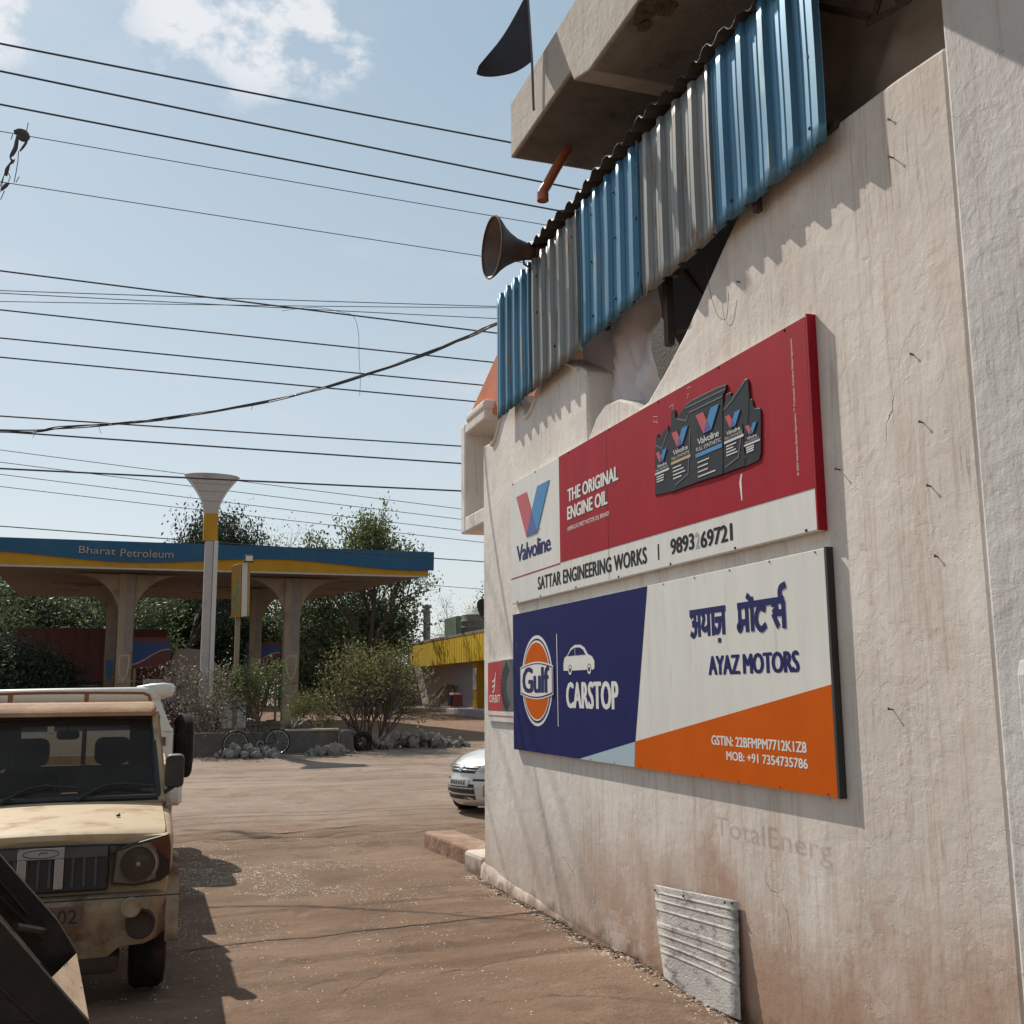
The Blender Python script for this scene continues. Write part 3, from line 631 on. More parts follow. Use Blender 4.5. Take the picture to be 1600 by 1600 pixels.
# raised cut-out of oil containers
M_can = mat('container_black', (.020, .021, .023), .45, var=.35, vscale=5, spec=.2); M_can2 = mat('container_edge', (.10, .10, .105), .4)
M_cantxt = mat('container_print', (.62, .60, .58), .5); M_canblue = mat('container_blue', (.05, .22, .45), .4); M_gold = mat('container_gold', (.45, .33, .16), .5)
def can(outline, lu, lv, ls, band, w0, w1, rows, shoulder=None):
    o = MB().prism([q for k_, p_ in enumerate(outline) for q in ([p_] if p_[1] < 3.2 else [tuple(p_[i]*.82+outline[(k_+d_) % len(outline)][i]*.18 for i in (0, 1)) for d_ in (-1, 1)])], f1, w0, w1).build('oil_container', M_can, G1, bevel=.005)
    mb = MB()
    if shoulder: 
        for k, r in enumerate(shoulder): ribbon(mb, r, .010, f1, w1+.002+.0006*k)
        mb.build('moulded_edge', M_can2, o)
    vlogo(o, lu, lv, ls, f1, w1+.001)
    wd = ls*2.0
    mb = put_text(MB(), 'Valvoline', lu+.01, lu+wd, lv-.045*ls/.11, lv-.012*ls/.11, f1, w1+.003, .012, .86)
    put_text(mb, 'FULL SYNTHETIC', lu-.01, lu+wd+.02, lv-.075*ls/.11, lv-.055*ls/.11, f1, w1+.003, .006)
    for k in range(rows):
        zz = lv-(.135+.024*k)*ls/.11; ww = wd*random.uniform(.4, .8)
        mb.prism([(lu, zz), (lu+ww, zz), (lu+ww, zz+.008), (lu, zz+.008)], f1, w1+.002, w1+.003)
    mb.build('label_print', M_cantxt, o)
    zz = lv-.105*ls/.11
    MB().prism([(lu-.02, zz), (lu+wd+.03, zz), (lu+wd+.03, zz+.02*ls/.11), (lu-.02, zz+.02*ls/.11)], f1, w1+.002, w1+.0028).build('label_band', band, o)
can([(3.124, 3.065), (3.14, 3.36), (3.165, 3.42), (3.17, 3.47), (3.20, 3.475), (3.205, 3.43), (3.26, 3.46), (3.36, 3.50), (3.37, 3.05)], 3.165, 3.27, .075, M_cantxt, .002, .009, 3, [[(3.16, 3.40), (3.25, 3.36), (3.34, 3.45)]])
can([(3.352, 3.045), (3.352, 3.43), (3.385, 3.47), (3.385, 3.575), (3.455, 3.575), (3.455, 3.50), (3.50, 3.53), (3.62, 3.57), (3.69, 3.57), (3.69, 3.045)], 3.40, 3.32, .105, M_gold, .002, .011, 4, [[(3.48, 3.50), (3.60, 3.46), (3.66, 3.55)], [(3.42, 3.08), (3.60, 3.12), (3.645, 3.40)]])
can([(3.676, 3.045), (3.64, 3.49), (3.59, 3.50), (3.585, 3.575), (4.10, 3.565), (4.095, 3.52), (4.055, 3.50), (4.023, 3.035)], 3.73, 3.325, .135, M_canblue, .002, .014, 4, [[(3.60, 3.54), (4.09, 3.53)], [(3.65, 3.50), (4.05, 3.495)]])
can([(4.023, 3.035), (4.05, 3.43), (4.075, 3.46), (4.08, 3.50), (4.145, 3.50), (4.15, 3.46), (4.29, 3.53), (4.335, 3.525), (4.345, 3.40), (4.26, 3.033)], 4.072, 3.285, .082, M_cantxt, .002, .012, 4, [[(4.06, 3.41), (4.15, 3.44), (4.31, 3.52)], [(4.05, 3.07), (4.2, 3.10), (4.25, 3.25)]])
can([(4.242, 3.03), (4.235, 3.27), (4.29, 3.33), (4.30, 3.40), (4.37, 3.40), (4.375, 3.34), (4.435, 3.33), (4.45, 3.30), (4.43, 3.075), (4.41, 3.04)], 4.285, 3.20, .058, M_cantxt, .002, .010, 3, [[(4.26, 3.28), (4.27, 3.08)]])

f2 = sign_fn(3.160, 9.37)
G2 = thing('car_service_signboard', (3.2, 7, 1.28), 'navy, white and orange car service signboard under the red board', 'signboard')
a0, a1, b0, b1 = .11, 4.895, 1.283, 2.487
MB().prism([(a0, b0), (a1, b0), (a1, b1), (a0, b1)], f2, -.034, 0).build('panel', M_white, G2, bevel=.003)
MB().prism([(a1+.001, b0-.004), (a1+.018, b0-.004), (a1+.018, b1+.004), (a1+.001, b1+.004)], f2, -.038, .001).build('edge_frame', M_frame, G2)
MB().prism([(a0+.002, b0+.002), (1.646, b0+.002), (2.652, 1.455), (2.903, b1-.002), (a0+.002, b1-.002)], f2, .0008, .0018).build('navy_field', M_navy, G2)
MB().prism([(1.652, b0+.002), (2.630, b0+.002), (2.650, 1.452)], f2, .0008, .0018).build('light_blue_field', M_lblue, G2)
MB().prism([(2.636, b0+.002), (a1-.002, b0+.002), (a1-.002, 1.818), (2.656, 1.456)], f2, .0008, .0018).build('orange_field', M_orange, G2)
line_of_text(G2, M_dnavy, 'AYAZ MOTORS', 3.69, 4.635, 1.882, 1.994, f2, .0012, .055, .98)
for q in (('GSTIN: 22BFMPM7712K1Z8', 3.697, 4.660, 1.480, 1.535, f2, .0024, .040, 1.0), ('MOB: +91 7354735786', 3.863, 4.664, 1.402, 1.452, f2, .0024, .040, 1.0), ('CARSTOP', 1.402, 2.402, 1.662, 1.864, f2, .0024, .044, 1.02)): line_of_text(G2, M_letter, *q)
mb = MB(); ribbon(mb, [(1.215, 2.255), (1.222, 1.515)], .013, f2, .003); mb.build('divider_line', M_letter, G2)
# round emblem: white ring, navy ring, orange disc, white band
ce, ch = .735, 1.885
def ring(ro, ri, w, m, nm='emblem'): 
    mb = MB(); ribbon(mb, [(ce+(ro+ri)/2*math.cos(t), ch+(ro+ri)/2*math.sin(t)) for t in np.linspace(0, 2*math.pi, 49)[:-1]], ro-ri, f2, w, True); return mb.build(nm, m, G2)
def dsk(r_, w, m): return MB().prism([(ce+r_*math.cos(t), ch+r_*math.sin(t)) for t in np.linspace(0, 2*math.pi, 49)[:-1]], f2, w, w+.001).build('emblem', m, G2)
dsk(.382, .003, M_letter); dsk(.355, .0045, M_dnavy); dsk(.338, .006, M_letter); dsk(.322, .0075, M_orange)
def band(e, w, m):
    L_ = [(ce-.405+e, ch+.118-e), (ce-.405+e, ch-.118+e)]; b_ = [(ce+x, ch-.118-.04*math.cos(x/.405*1.57)+e) for x in np.linspace(-.395+e, .395-e, 12)]
    return MB().prism(L_[1:]+b_+[(ce+.405-e, ch-.118+e), (ce+.405-e, ch+.118-e)]+[(x, 2*ch-y) for x, y in b_[::-1]]+[L_[0]], f2, w, w+.001).build('emblem', m, G2)
band(0, .009, M_letter); band(.012, .0105, M_dnavy); band(.022, .012, M_letter)
put_text(MB(), 'Gulf', ce-.345, ce+.335, ch-.105, ch+.115, f2, .0135, .055, .95).build('lettering', M_dnavy, G2)
# white car symbol
mb = MB().prism([(1.360, 1.955), (1.362, 2.01), (1.385, 2.055), (1.44, 2.07), (1.52, 2.125), (1.60, 2.148), (1.72, 2.145), (1.80, 2.12), (1.865, 2.068), (1.94, 2.05), (1.985, 2.015), (1.985, 1.965), (1.965, 1.952), (1.93, 1.952), (1.92, 1.985), (1.885, 2.0), (1.85, 1.985), (1.838, 1.952), (1.545, 1.952), (1.535, 1.985), (1.50, 2.0), (1.465, 1.985), (1.455, 1.952)], f2, .003, .004)
for c in (1.50, 1.885): ribbon(mb, arc(c, 1.955, .028, .028, 0, 330, 12), .016, f2, .0045, True)
mb.build('car_symbol', M_letter, G2)
mb = MB().prism([(1.455, 2.068), (1.525, 2.108), (1.60, 2.128), (1.60, 2.068)], f2, .0052, .006).prism([(1.615, 2.068), (1.615, 2.128), (1.71, 2.125), (1.775, 2.105), (1.82, 2.068)], f2, .0052, .006); mb.build('car_symbol', M_navy, G2)
# Devanagari line, drawn stroke by stroke (unit height = base line to head line)
D = MB(); HH = .150; base = 2.112; wst = .036; wl = [0]
def dv(x0, k, strokes):
    for s_ in strokes:
        pts_ = smoothpts(s_, 5) if len(s_) > 2 else s_
        ribbon(D, [(x0+p[0]*k, base+p[1]*HH) for p in pts_], wst, f2, .0010+.00009*wl[0]); wl[0] += 1
K = .150*1.02
dv(3.480, K, [[(.06, .80), (.22, .92), (.42, .84), (.42, .64), (.20, .53)], [(.20, .53), (.44, .48), (.48, .22), (.30, .06), (.05, .18)], [(.42, .50), (.76, .50)], [(.78, 1.0), (.78, 0)]])
dv(3.617, K, [[(.14, .92), (.28, .74), (.20, .52), (.16, .36), (.34, .26), (.62, .38)], [(.64, 1.0), (.64, 0)], [(.98, 1.0), (.98, 0)]])
dv(3.775, K, [[(.72, .60), (.10, .60)], [(.44, .60), (.46, .40), (.36, .18), (.18, .14), (.04, .30)], [(.74, 1.0), (.74, 0)]])
dv(3.775, K, [[(.40, -.12), (.40, -.30)]])
dv(3.482, K, [[(.0, 1.0), (2.84, 1.0)]])
dv(4.050, K, [[(.14, 1.0), (.14, .34)], [(.14, .36), (.02, .22), (.12, .10), (.24, .20), (.22, .34)], [(.16, .37), (.62, .37)], [(.64, 1.0), (.64, 0)], [(1.0, 1.28), (1.0, 0)], [(1.0, 1.0), (.86, 1.22), (.66, 1.36)]])
dv(4.232, K, [[(.42, 1.0), (.42, .82)], [(.72, .74), (.34, .84), (.10, .58), (.12, .24), (.40, .05), (.72, .20)]])
dv(4.385, K, [[(.10, .90), (.32, .90), (.40, .72), (.18, .56)], [(.18, .56), (.34, .30), (.50, .06)], [(.22, .56), (.82, .56)], [(.84, 1.0), (.84, 0)], [(.84, 1.0), (.66, 1.18), (.72, 1.42), (1.04, 1.52)]])
dv(4.050, K, [[(.0, 1.0), (2.98, 1.0)], ])
D.build('lettering', M_dnavy, G2)
studs('screw', M_rust, G2, [f2(a, z, .0015) for a in np.arange(.2, 4.9, .42) for z in (b0+.012, b1-.012)], (-1, 0, 0), [(0, .006), (.003, .004)])
# old lettering ghosting through the whitewash
M_ghost = mat('ghost_paint', (.50, .36, .34), .9, var=.2, vscale=6, alpha=.07)
put_text(MB(), 'TotalEnerg', 9.40-5.74, 9.40-4.60, .93, 1.075, sign_fn(3.2, 9.40), .0016, .012, 1.0).build('ghost_lettering', M_ghost, B)
# tyre poster at the corner
f3 = sign_fn(3.178, 10.09)
G3 = thing('tyre_poster', (3.2, 9.7, 1.5), 'small red and grey tyre poster at the far corner of the wall', 'poster')
MB().prism([(0, 1.515), (.83, 1.515), (.83, 2.09), (0, 2.09)], f3, -.015, 0).build('panel', M_white, G3)
MB().prism([(.012, 1.615), (.455, 1.615), (.455, 2.082), (.012, 2.07)], f3, .001, .002).build('red_field', mat('poster_red', (.46, .018, .025), .4), G3)
MB().prism([(.458, 1.615), (.828, 1.615), (.828, 2.085), (.458, 2.085)], f3, .001, .002).build('grey_field', mat('poster_grey', (.10, .10, .105), .5), G3)
mb = MB()
for k, (r_, wd) in enumerate(((.40, .05), (.345, .025), (.30, .02))):
    ribbon(mb, [(p, q) for p, q in arc(.86, 1.84, r_, r_*.66, 128, 232, 18) if p < .826], wd, f3, .003+.0006*k)
for k in range(14):
    t = R(130+k*7.3); p = (.86+.40*math.cos(t), 1.84+.264*math.sin(t))
    if p[0] < .80: ribbon(mb, [p, (.86+.455*math.cos(t+.03), 1.84+.30*math.sin(t+.03))], .012, f3, .0055)
mb.build('tyre_picture', mat('tyre_print', (.02, .02, .021), .5), G3)
mb = put_text(MB(), 'ORBIT', .06, .40, 1.69, 1.765, f3, .003, .015)
for k in range(3): ribbon(mb, arc(.17, 1.965-.05*k, .085-.01*k, .075, -100, 10, 8), .018, f3, .003+.0005*k)
mb.build('lettering', M_letter, G3)
mb = MB()
for k in range(26): mb.prism([(.03+.03*k, 1.558), (.044+.03*k, 1.558), (.044+.03*k, 1.574), (.03+.03*k, 1.574)], f3, .001, .002)
mb.build('small_print', M_vred, G3)
# ribbed metal sheet screwed over a hole at the wall foot
V = thing('ribbed_metal_plate', (3.18, 6.0, 0), 'whitewashed ribbed metal plate leaning against the foot of the wall', 'metal plate')
mb = MB(); n = 60; vs = []
for k in range(n+1):
    t = k/n; rib = .0045 if (t*11) % 1 > .80 and (t < .34 or .5 < t < .72) else 0
    if .40 < t < .46: rib = .004
    ya = 6.53+(6.36-6.53)*t; yb = 5.49+(5.44-5.49)*t; z = .56+(.03-.56)*t
    for j in range(9):
        s_ = j/8; vs.append((3.176-.03*t-rib-.006*math.sin(s_*5+t*3), ya+(yb-ya)*s_, z+(.075*(1-t))*s_-.03*math.sin(s_*3.14)*(t > .95)))
mb.add(vs, [(k*9+j, k*9+j+1, k*9+j+10, k*9+j+9) for k in range(n) for j in range(8)])
o = mb.build('plate', mat('whitewashed_tin', (.50, .47, .44), .75, metal=.0, var=.2, dirt=(.24, .21, .19), dscale=7, dlo=.48, dhi=.66, stretch=(1, 1, 2.2), bump=.3), V, smooth=20); q = o.modifiers.new('t', 'SOLIDIFY'); q.thickness = .004
studs('screw', M_rust, V, [(3.165, y, z) for y, z in ((6.49, .53), (6.1, .56), (5.6, .61), (5.52, .62), (5.47, .3), (5.46, .15))], (-1, 0, 0), [(0, .009), (.008, .006)])
tag(MB().box(3.26, 3.64, 11.05, 12.75, -.06, .17, rot=.06).build('kerb_stone', mat('red_stone', (.27, .16, .10), .95, var=.3, bump=.8, bscale=14, dirt=(.36, .28, .21), dscale=5), bevel=.03, loc=(3.45, 11.9, 0)), 'long rough reddish stone block lying beyond the wall corner', 'stone block')
tag(MB().box(3.19, 3.62, 10.42, 10.93, -.06, .20, rot=.1).build('rubble_block', M_wall, bevel=.04, loc=(3.4, 10.7, 0)), 'short whitewashed block between the wall corner and the reddish stone', 'stone block')

# ------------------------------------------------------------------ pickup (left foreground)
PX, PY = -.52, 6.95
M_cream = mat('cream_paint', (.47, .355, .21), .6, spec=.3, var=.12, vscale=3, dirt=(.28, .165, .095), dscale=3.0, dlo=.44, dhi=.72)
M_dusty = mat('dusty_brown_roof', (.36, .205, .115), .85, var=.25, vscale=5, dirt=(.42, .28, .175), dscale=5, bump=.2)
M_bump = mat('rusty_cream', (.33, .24, .15), .7, var=.2, dirt=(.115, .045, .02), dscale=3.0, dlo=.42, dhi=.64, bump=.2)
M_plast = mat('black_plastic', (.018, .017, .017), .5, var=.25, dirt=(.07, .05, .035), dscale=5, dlo=.5, dhi=.9)
M_tyre = mat('tyre_rubber', (.014, .012, .011), .9, var=.3, spec=.2, dirt=(.06, .036, .023), dscale=5, dlo=.45, dhi=.75, bump=.4)
M_chrome = mat('dull_chrome', (.45, .44, .43), .35, metal=.8, var=.15, dirt=(.2, .15, .1), dscale=8)
M_lens = glass('lamp_glass', (.75, .72, .68), .25, .12)
M_refl = mat('reflector', (.34, .31, .275), .35, metal=.1, var=.2, vscale=10)
M_amber = mat('amber_lens', (.22, .06, .025), .3)
M_wind = glass('windscreen', (.40, .36, .31), .26, .14)
M_seat = mat('seat_cloth', (.03, .027, .025), .85)
M_steelwheel = mat('steel_wheel', (.20, .15, .11), .6, metal=.2, var=.3)
P = thing('pickup_truck', (PX, PY, 0), 'dusty cream pickup facing the camera at the left edge', 'pickup truck')
OP = Vector((PX, PY, 0))
def bp(mb, name, m, par=None, **k):         # pickup parts are modelled in the pickup's own frame
    return mb.build(name, m, par or P, world=False, **k)
ORG_local = lambda o: o
# lower body
mb = MB(); mb.loft([rr(.70, .52, .93, .05, .10), rr(.735, .50, .97, .06, .3), rr(.745, .48, 1.0, .06, 1.2), rr(.70, .46, 1.02, .05, 2.9)])
bp(mb, 'body', M_cream, bevel=.01, smooth=50)
# bonnet, slightly crowned with a rolled lip
secs = []
for y, z, hw, dr in ((.03, .955, .66, .0), (.035, .985, .672, 0), (.07, 1.004, .68, .0), (.2, 1.014, .683, 0), (.7, 1.038, .68, 0), (1.3, 1.058, .672, 0)):
    top = [(x*hw, y+.05*abs(x)**3-(.02 if y < .1 else 0)*(1-abs(x)**2), z-.022*abs(x)**2.6+.006*(1-abs(x))) for x in np.linspace(-1, 1, 17)]
    secs.append(top+[(hw, y+.05, z-.09), (-hw, y+.05, z-.09)])
bp(MB().loft(secs), 'bonnet', M_cream, smooth=40)
mb = MB(); mb.loft([rr(.70, .925, .962, .015, .045), rr(.712, .915, .968, .015, .12)]); bp(mb, 'front_panel', M_cream, bevel=.005)
bp(MB().tube([(x*.66, .022+.05*abs(x)**3, .925-.022*abs(x)**2.6) for x in np.linspace(-1, 1, 21)], .006, 6), 'bonnet_gap', M_plast)
for s in (-1, 1): bp(MB().lathe((s*.40, .52, 1.034), (0, -.3, 1), [(0, .014), (.014, .010), (.016, .001)], 10), 'washer_jet', M_plast)
for s in (-1, 1):
    mb = MB(); secs = []
    for k in range(13):
        a = R(180*k/12); y = .52-.48*math.cos(a); z = .38+.40*math.sin(a)
        secs.append([(s*.70, y, z-.03), (s*.775, y, z-.035), (s*.775, y, z+.015), (s*.70, y, z+.04)])
    mb.loft(secs); bp(mb, 'wheel_arch', M_bump, smooth=50)
# grille
gr = bp(MB().box(-.37, .37, .0, .08, .665, .925), 'grille', M_plast, bevel=.015)
mb = MB()
for k in range(11): mb.box(-.33+.062*k, -.315+.062*k, -.008, .0, .70, .86)
mb.box(-.36, .36, -.012, -.001, .862, .918); bp(mb, 'grille_bars', mat('grille_grey', (.06, .056, .052), .45, var=.3, dirt=(.12, .08, .055), dscale=6), gr)
for x in (-.125, .075): bp(MB().box(x, x+.05, -.022, -.0125, .69, .86), 'chrome_bar', M_chrome, gr, bevel=.005)
em = bp(MB().box(-.125, .125, -.026, -.0125, .862, .925), 'emblem', M_chrome, gr, bevel=.003)
mb = MB(); fe = lambda u, v, w: (u, -.027-w, v)
ribbon(mb, [(.095*math.cos(t), .893+.023*math.sin(t)) for t in np.linspace(0, 6.283, 33)[:-1]], .005, fe, .001, True); ribbon(mb, smoothpts([(-.01, .887), (.0, .900), (.02, .896), (.035, .902)], 4), .006, fe, .0015)
bp(mb, 'emblem_mark', mat('emblem_mark', (.06, .05, .05), .5), gr)
# headlamps
for s in (-1, 1):
    q = lambda a: [(s*x, y, z) for x, y, z in a]
    hl = [(.385, .70), (.405, .90), (.50, .925), (.70, .968), (.715, .90), (.715, .735), (.66, .70), (.52, .683)]
    fh = lambda u, v, w: (s*u, -.002-w+.16*max(0, u-.5)**1.3*1.6, v)
    hd = bp(MB().prism(hl, fh, -.06, 0), 'headlamp', M_plast, bevel=.008)
    bp(MB().prism([(.40, .712), (.415, .885), (.50, .908), (.63, .935), (.635, .715), (.52, .695)], fh, .001, .006), 'lamp_backing', M_refl, hd)
    bp(MB().lathe((s*.53, .0, .808), (0, -1, 0), [(-.03, .0), (-.02, .05), (.004, .095), (.016, .108), (.020, .102)], 28), 'reflector', M_refl, hd, smooth=60)
    bp(MB().lathe((s*.53, -.004, .808), (0, -1, 0), [(0, .100), (.016, .085), (.026, .05), (.030, .001)], 28), 'lens', M_lens, hd, smooth=180)
    bp(MB().lathe((s*.53, -.01, .808), (0, -1, 0), [(0, .02), (.02, .018), (.025, .001)], 14), 'bulb', M_chrome, hd, smooth=60)
    mb = MB(); ribbon(mb, arc(.53, .808, .112, .112, -60, 80, 24), .016, fh, .018); bp(mb, 'lamp_ring', M_chrome, hd)
    bp(MB().prism([(.60, .918), (.60, .932), (.70, .957), (.711, .90), (.708, .82), (.66, .86)], fh, .002, .008), 'indicator', M_amber, hd)
    bp(MB().prism([(a, b) for a, b in hl], fh, .030, .034), 'cover_lens', glass('cover_lens', (.85, .82, .76), .12, .08), hd, bevel=.002)
# bumper
mb = MB(); secs = []
for x in np.linspace(-1, 1, 25):
    c = abs(x); yb = .05+1.5*max(0, c-.74)**1.35+.02*c*c; X_ = x*.775
    zl = .285+.05*(c > .5)+.02*c+.35*max(0, c-.8); pr = [(yb-.02, .64), (yb-.085, .625), (yb-.105, .59), (yb-.10, .545), (yb-.075, .50), (yb-.07, zl+.06), (yb-.04, zl), (yb+.14, zl), (yb+.2, .63)]
    secs.append([(X_, y, z) for y, z in pr])
bu = bp(MB().loft(secs), 'bumper', M_bump, smooth=45)
bp(MB().box(-.77, .77, -.064, -.055, .628, .634), 'bumper_top_trim', M_plast, bu)
for s in (-1, 1):
    bp(MB().lathe((s*.505, -.052, .578), (0, -1, 0), [(0, .055), (.052, .055), (.057, .048), (.050, .044), (.048, .001)], 24), 'round_badge', M_bump, bu, smooth=40)
    bp(MB().lathe((s*.56, -.02, .475), (0, -1, 0), [(.03, .001), (.032, .055), (.040, .066), (.052, .075), (.045, .082), (.0, .085)], 24), 'fog_lamp_recess', mat('fog_recess', (.05, .028, .018), .8, var=.3), bu, smooth=40)
pl_ = bp(MB().box(-.24, .24, -.075, -.062, .49, .60), 'number_plate', mat('dirty_plate', (.12, .075, .045), .8, var=.2, dirt=(.2, .12, .07), dscale=6), bu, bevel=.003)
bp(put_text(MB(), '3102', .0, .215, .505, .585, lambda u, v, w: (u, -.0755-w, v), .0005, .01), 'plate_number', mat('plate_ink', (.035, .022, .015), .8), bu)
bp(MB().box(-.5, .45, .0, .3, .2, .30), 'under_guard', mat('mud_underside', (.05, .03, .02), .95, bump=.5), bevel=.03)
# cab
def pillar(pts, r): return MB().tube(pts, r, 6)
fr = MB()
for s in (-1, 1):
    fr.tube([(s*.668, 1.30, 1.04), (s*.60, 1.80, 1.64)], .030, 6)
fr.tube([(-.67, 1.31, 1.065), (.67, 1.31, 1.065)], .035, 6).tube([(-.6, 1.80, 1.64), (.6, 1.80, 1.64)], .03, 6)
bp(fr, 'windscreen_frame', M_cream, smooth=50)
mb = MB(); g = []
for j in range(5):
    v = j/4
    for i in range(9):
        u = i/8*2-1; hw = .648+(.585-.648)*v; g.append((u*hw, 1.30+.50*v-.03*(1-u*u), 1.075+.55*v))
mb.add(g, [(j*9+i, j*9+i+1, (j+1)*9+i+1, (j+1)*9+i) for j in range(4) for i in range(8)]); bp(mb, 'windscreen', M_wind, smooth=180)
mb = MB()                                   # black seal round the glass
loop = [(-.648, 1.29, 1.075), (.648, 1.29, 1.075), (.588, 1.79, 1.625), (-.588, 1.79, 1.625)]
for a, b in zip(loop, loop[1:]+loop[:1]): mb.tube([a, b], .022, 6)
bp(mb, 'windscreen_seal', M_plast)
bp(MB().loft([rr(.585, 1.640, 1.668, .012, 1.70), rr(.61, 1.634, 1.70, .03, 1.74), rr(.615, 1.64, 1.728, .035, 1.9), rr(.615, 1.64, 1.735, .035, 2.75), rr(.60, 1.64, 1.70, .02, 2.85)]), 'roof', M_dusty, smooth=40)
for s in (-1, 1):
    d = MB(); d.loft([[(s*.745, 1.35, .55), (s*.745, 2.55, .55), (s*.745, 2.55, 1.05), (s*.745, 1.30, 1.03)], [(s*.70, 1.35, .55), (s*.70, 2.55, .55), (s*.70, 2.55, 1.05), (s*.70, 1.30, 1.03)]])
    dr = bp(d, 'door', M_cream, bevel=.01)
    bp(MB().tube([(s*.70, 2.55, 1.03), (s*.615, 2.62, 1.65)], .035, 6), 'rear_pillar', M_cream)
    bp(MB().add([(s*.69, 1.36, 1.06), (s*.69, 2.55, 1.06), (s*.62, 2.6, 1.63), (s*.615, 1.83, 1.63)], [(0, 1, 2, 3)]), 'door_glass', M_wind, dr)
    mr = bp(MB().loft([rr(.06, 1.14, 1.36, .03, 1.30, cx=s*.755), rr(.066, 1.13, 1.37, .035, 1.36, cx=s*.755), rr(.05, 1.15, 1.35, .03, 1.40, cx=s*.755)]), 'wing_mirror', M_plast, bevel=.01, smooth=60)
    bp(MB().tube([(s*.69, 1.36, 1.10), (s*.75, 1.35, 1.14)], .018, 6).tube([(s*.69, 1.36, 1.22), (s*.74, 1.35, 1.22)], .014, 6), 'mirror_arm', M_plast, mr)
mb = MB().box(-.66, .66, 2.80, 2.84, .55, 1.22).box(-.66, -.42, 2.80, 2.84, 1.221, 1.62).box(.42, .66, 2.80, 2.84, 1.221, 1.62).box(-.419, .419, 2.80, 2.84, 1.54, 1.62)
bp(mb, 'cab_back', M_plast)
bp(MB().loft([rr(.64, .85, 1.05, .04, 1.42), rr(.64, .85, 1.10, .05, 1.55), rr(.64, .85, 1.08, .05, 1.75)]), 'dashboard', M_seat, smooth=60)
for s in (-1, 1):
    st = bp(MB().loft([rr(.23, .80, 1.18, .08, 2.25, cx=s*.30), rr(.24, .80, 1.24, .09, 2.35, cx=s*.30), rr(.22, .80, 1.22, .08, 2.45, cx=s*.30)]), 'seat', M_seat, smooth=60)
    bp(MB().loft([rr(.12, 1.245, 1.45, .06, 2.33, cx=s*.30), rr(.135, 1.245, 1.46, .06, 2.40, cx=s*.30), rr(.12, 1.245, 1.45, .06, 2.46, cx=s*.30)]), 'headrest', M_seat, st, smooth=60)
bp(MB().torus((-.30, 1.85, 1.12), (0, -.85, .5), .18, .014, 32, 8), 'steering_wheel', M_seat, smooth=60)
bp(MB().loft([rr(.075, 1.475, 1.535, .025, 1.74, cx=.0), rr(.08, 1.47, 1.54, .03, 1.76, cx=.0)]).tube([(0, 1.77, 1.53), (0, 1.80, 1.62)], .008, 6), 'rear_view_mirror', M_plast, smooth=50)
for x0, x1, ym in ((-.36, -.02, .0), (.12, .60, 0)):
    wb = MB().tube([(x0, 1.245, 1.085), (x0+.15, 1.31, 1.16), (x0+.30, 1.335, 1.185)], [.010, .008, .006], 6).tube([(x0+.06, 1.30, 1.135), (x0+.25, 1.325, 1.175), (x0+.49, 1.31, 1.155)], .007, 6)
    wb.lathe((x0, 1.24, 1.075), (0, -.6, 1), [(0, .02), (.02, .016), (.025, .001)], 10); bp(wb, 'wiper', M_plast, smooth=50)
for x, y in ((-.61, .50), (.61, .50), (-.61, 3.6), (.61, 3.6)):
    wh = bp(MB().lathe((x-.11, y, .335), (1, 0, 0), [(.02, .20), (0, .25), (.01, .31), (.04, .335), (.18, .335), (.21, .31), (.22, .25), (.20, .20)], 36), 'wheel', M_tyre, smooth=40)
    bp(MB().lathe((x-.10, y, .335), (1, 0, 0), [(.04, .001), (.05, .10), (.02, .15), (.02, .20), (.18, .20), (.18, .15), (.15, .10), (.16, .001)], 24), 'rim', M_steelwheel, wh, smooth=40)
# load bed and headboard rail
mb = MB().box(-.74, .74, 2.95, 4.75, .70, .74)
for x0, x1, y0, y1 in ((-.74, -.71, 2.95, 4.75), (.71, .74, 2.95, 4.75), (-.709, .709, 2.95, 2.98), (-.709, .709, 4.72, 4.75)): mb.box(x0, x1, y0, y1, .741, 1.2)
bp(mb, 'load_bed', M_cream)
M_rail = mat('rusty_orange_rail', (.22, .095, .045), .75, var=.35, vscale=8, bump=.2)
mb = MB().tube(smoothpts([(-.9, 2.92, 1.80), (-.3, 2.92, 1.815), (.42, 2.92, 1.81), (.53, 2.92, 1.80), (.57, 2.92, 1.76), (.575, 2.92, 1.60)], 4), .014, 8).tube([(.575, 2.92, 1.61), (.575, 2.92, 1.2)], .014, 8)
for x in (-.53, .06): mb.box(x-.018, x+.018, 2.905, 2.935, 1.2, 1.80)
bp(mb, 'headboard_rail', M_rail, smooth=50)

# ------------------------------------------------------------------ steel bucket in the left foreground
K_ = thing('steel_bucket', (-.5, 4.1, 0), 'dark steel bucket with a bare metal lip cutting across the lower left corner', 'bucket')
M_buck = mat('dark_bucket_steel', (.026, .018, .014), .7, metal=.1, spec=.25, var=.3, vscale=4, dirt=(.06, .04, .03), dscale=5, bump=.25)
M_bare = mat('bare_worn_steel', (.52, .37, .25), .6, metal=.0, var=.25, vscale=6, stretch=(4, 1, 1), dirt=(.16, .09, .05), dscale=9, dlo=.55, dhi=.7)
A1, B1, C1, D1 = (-.47, 4.4, 1.23), (-.19, 4.4, .87), (-.26, 4.4, .79), (-.45, 4.4, 1.02)
E1 = (-.12, 3.9, .77); Fp = (-.235, 3.9, .905); Gp = (-.40, 3.9, 1.10)
ext = lambda p, k, dz: (p[0]-k, p[1], p[2]+dz)
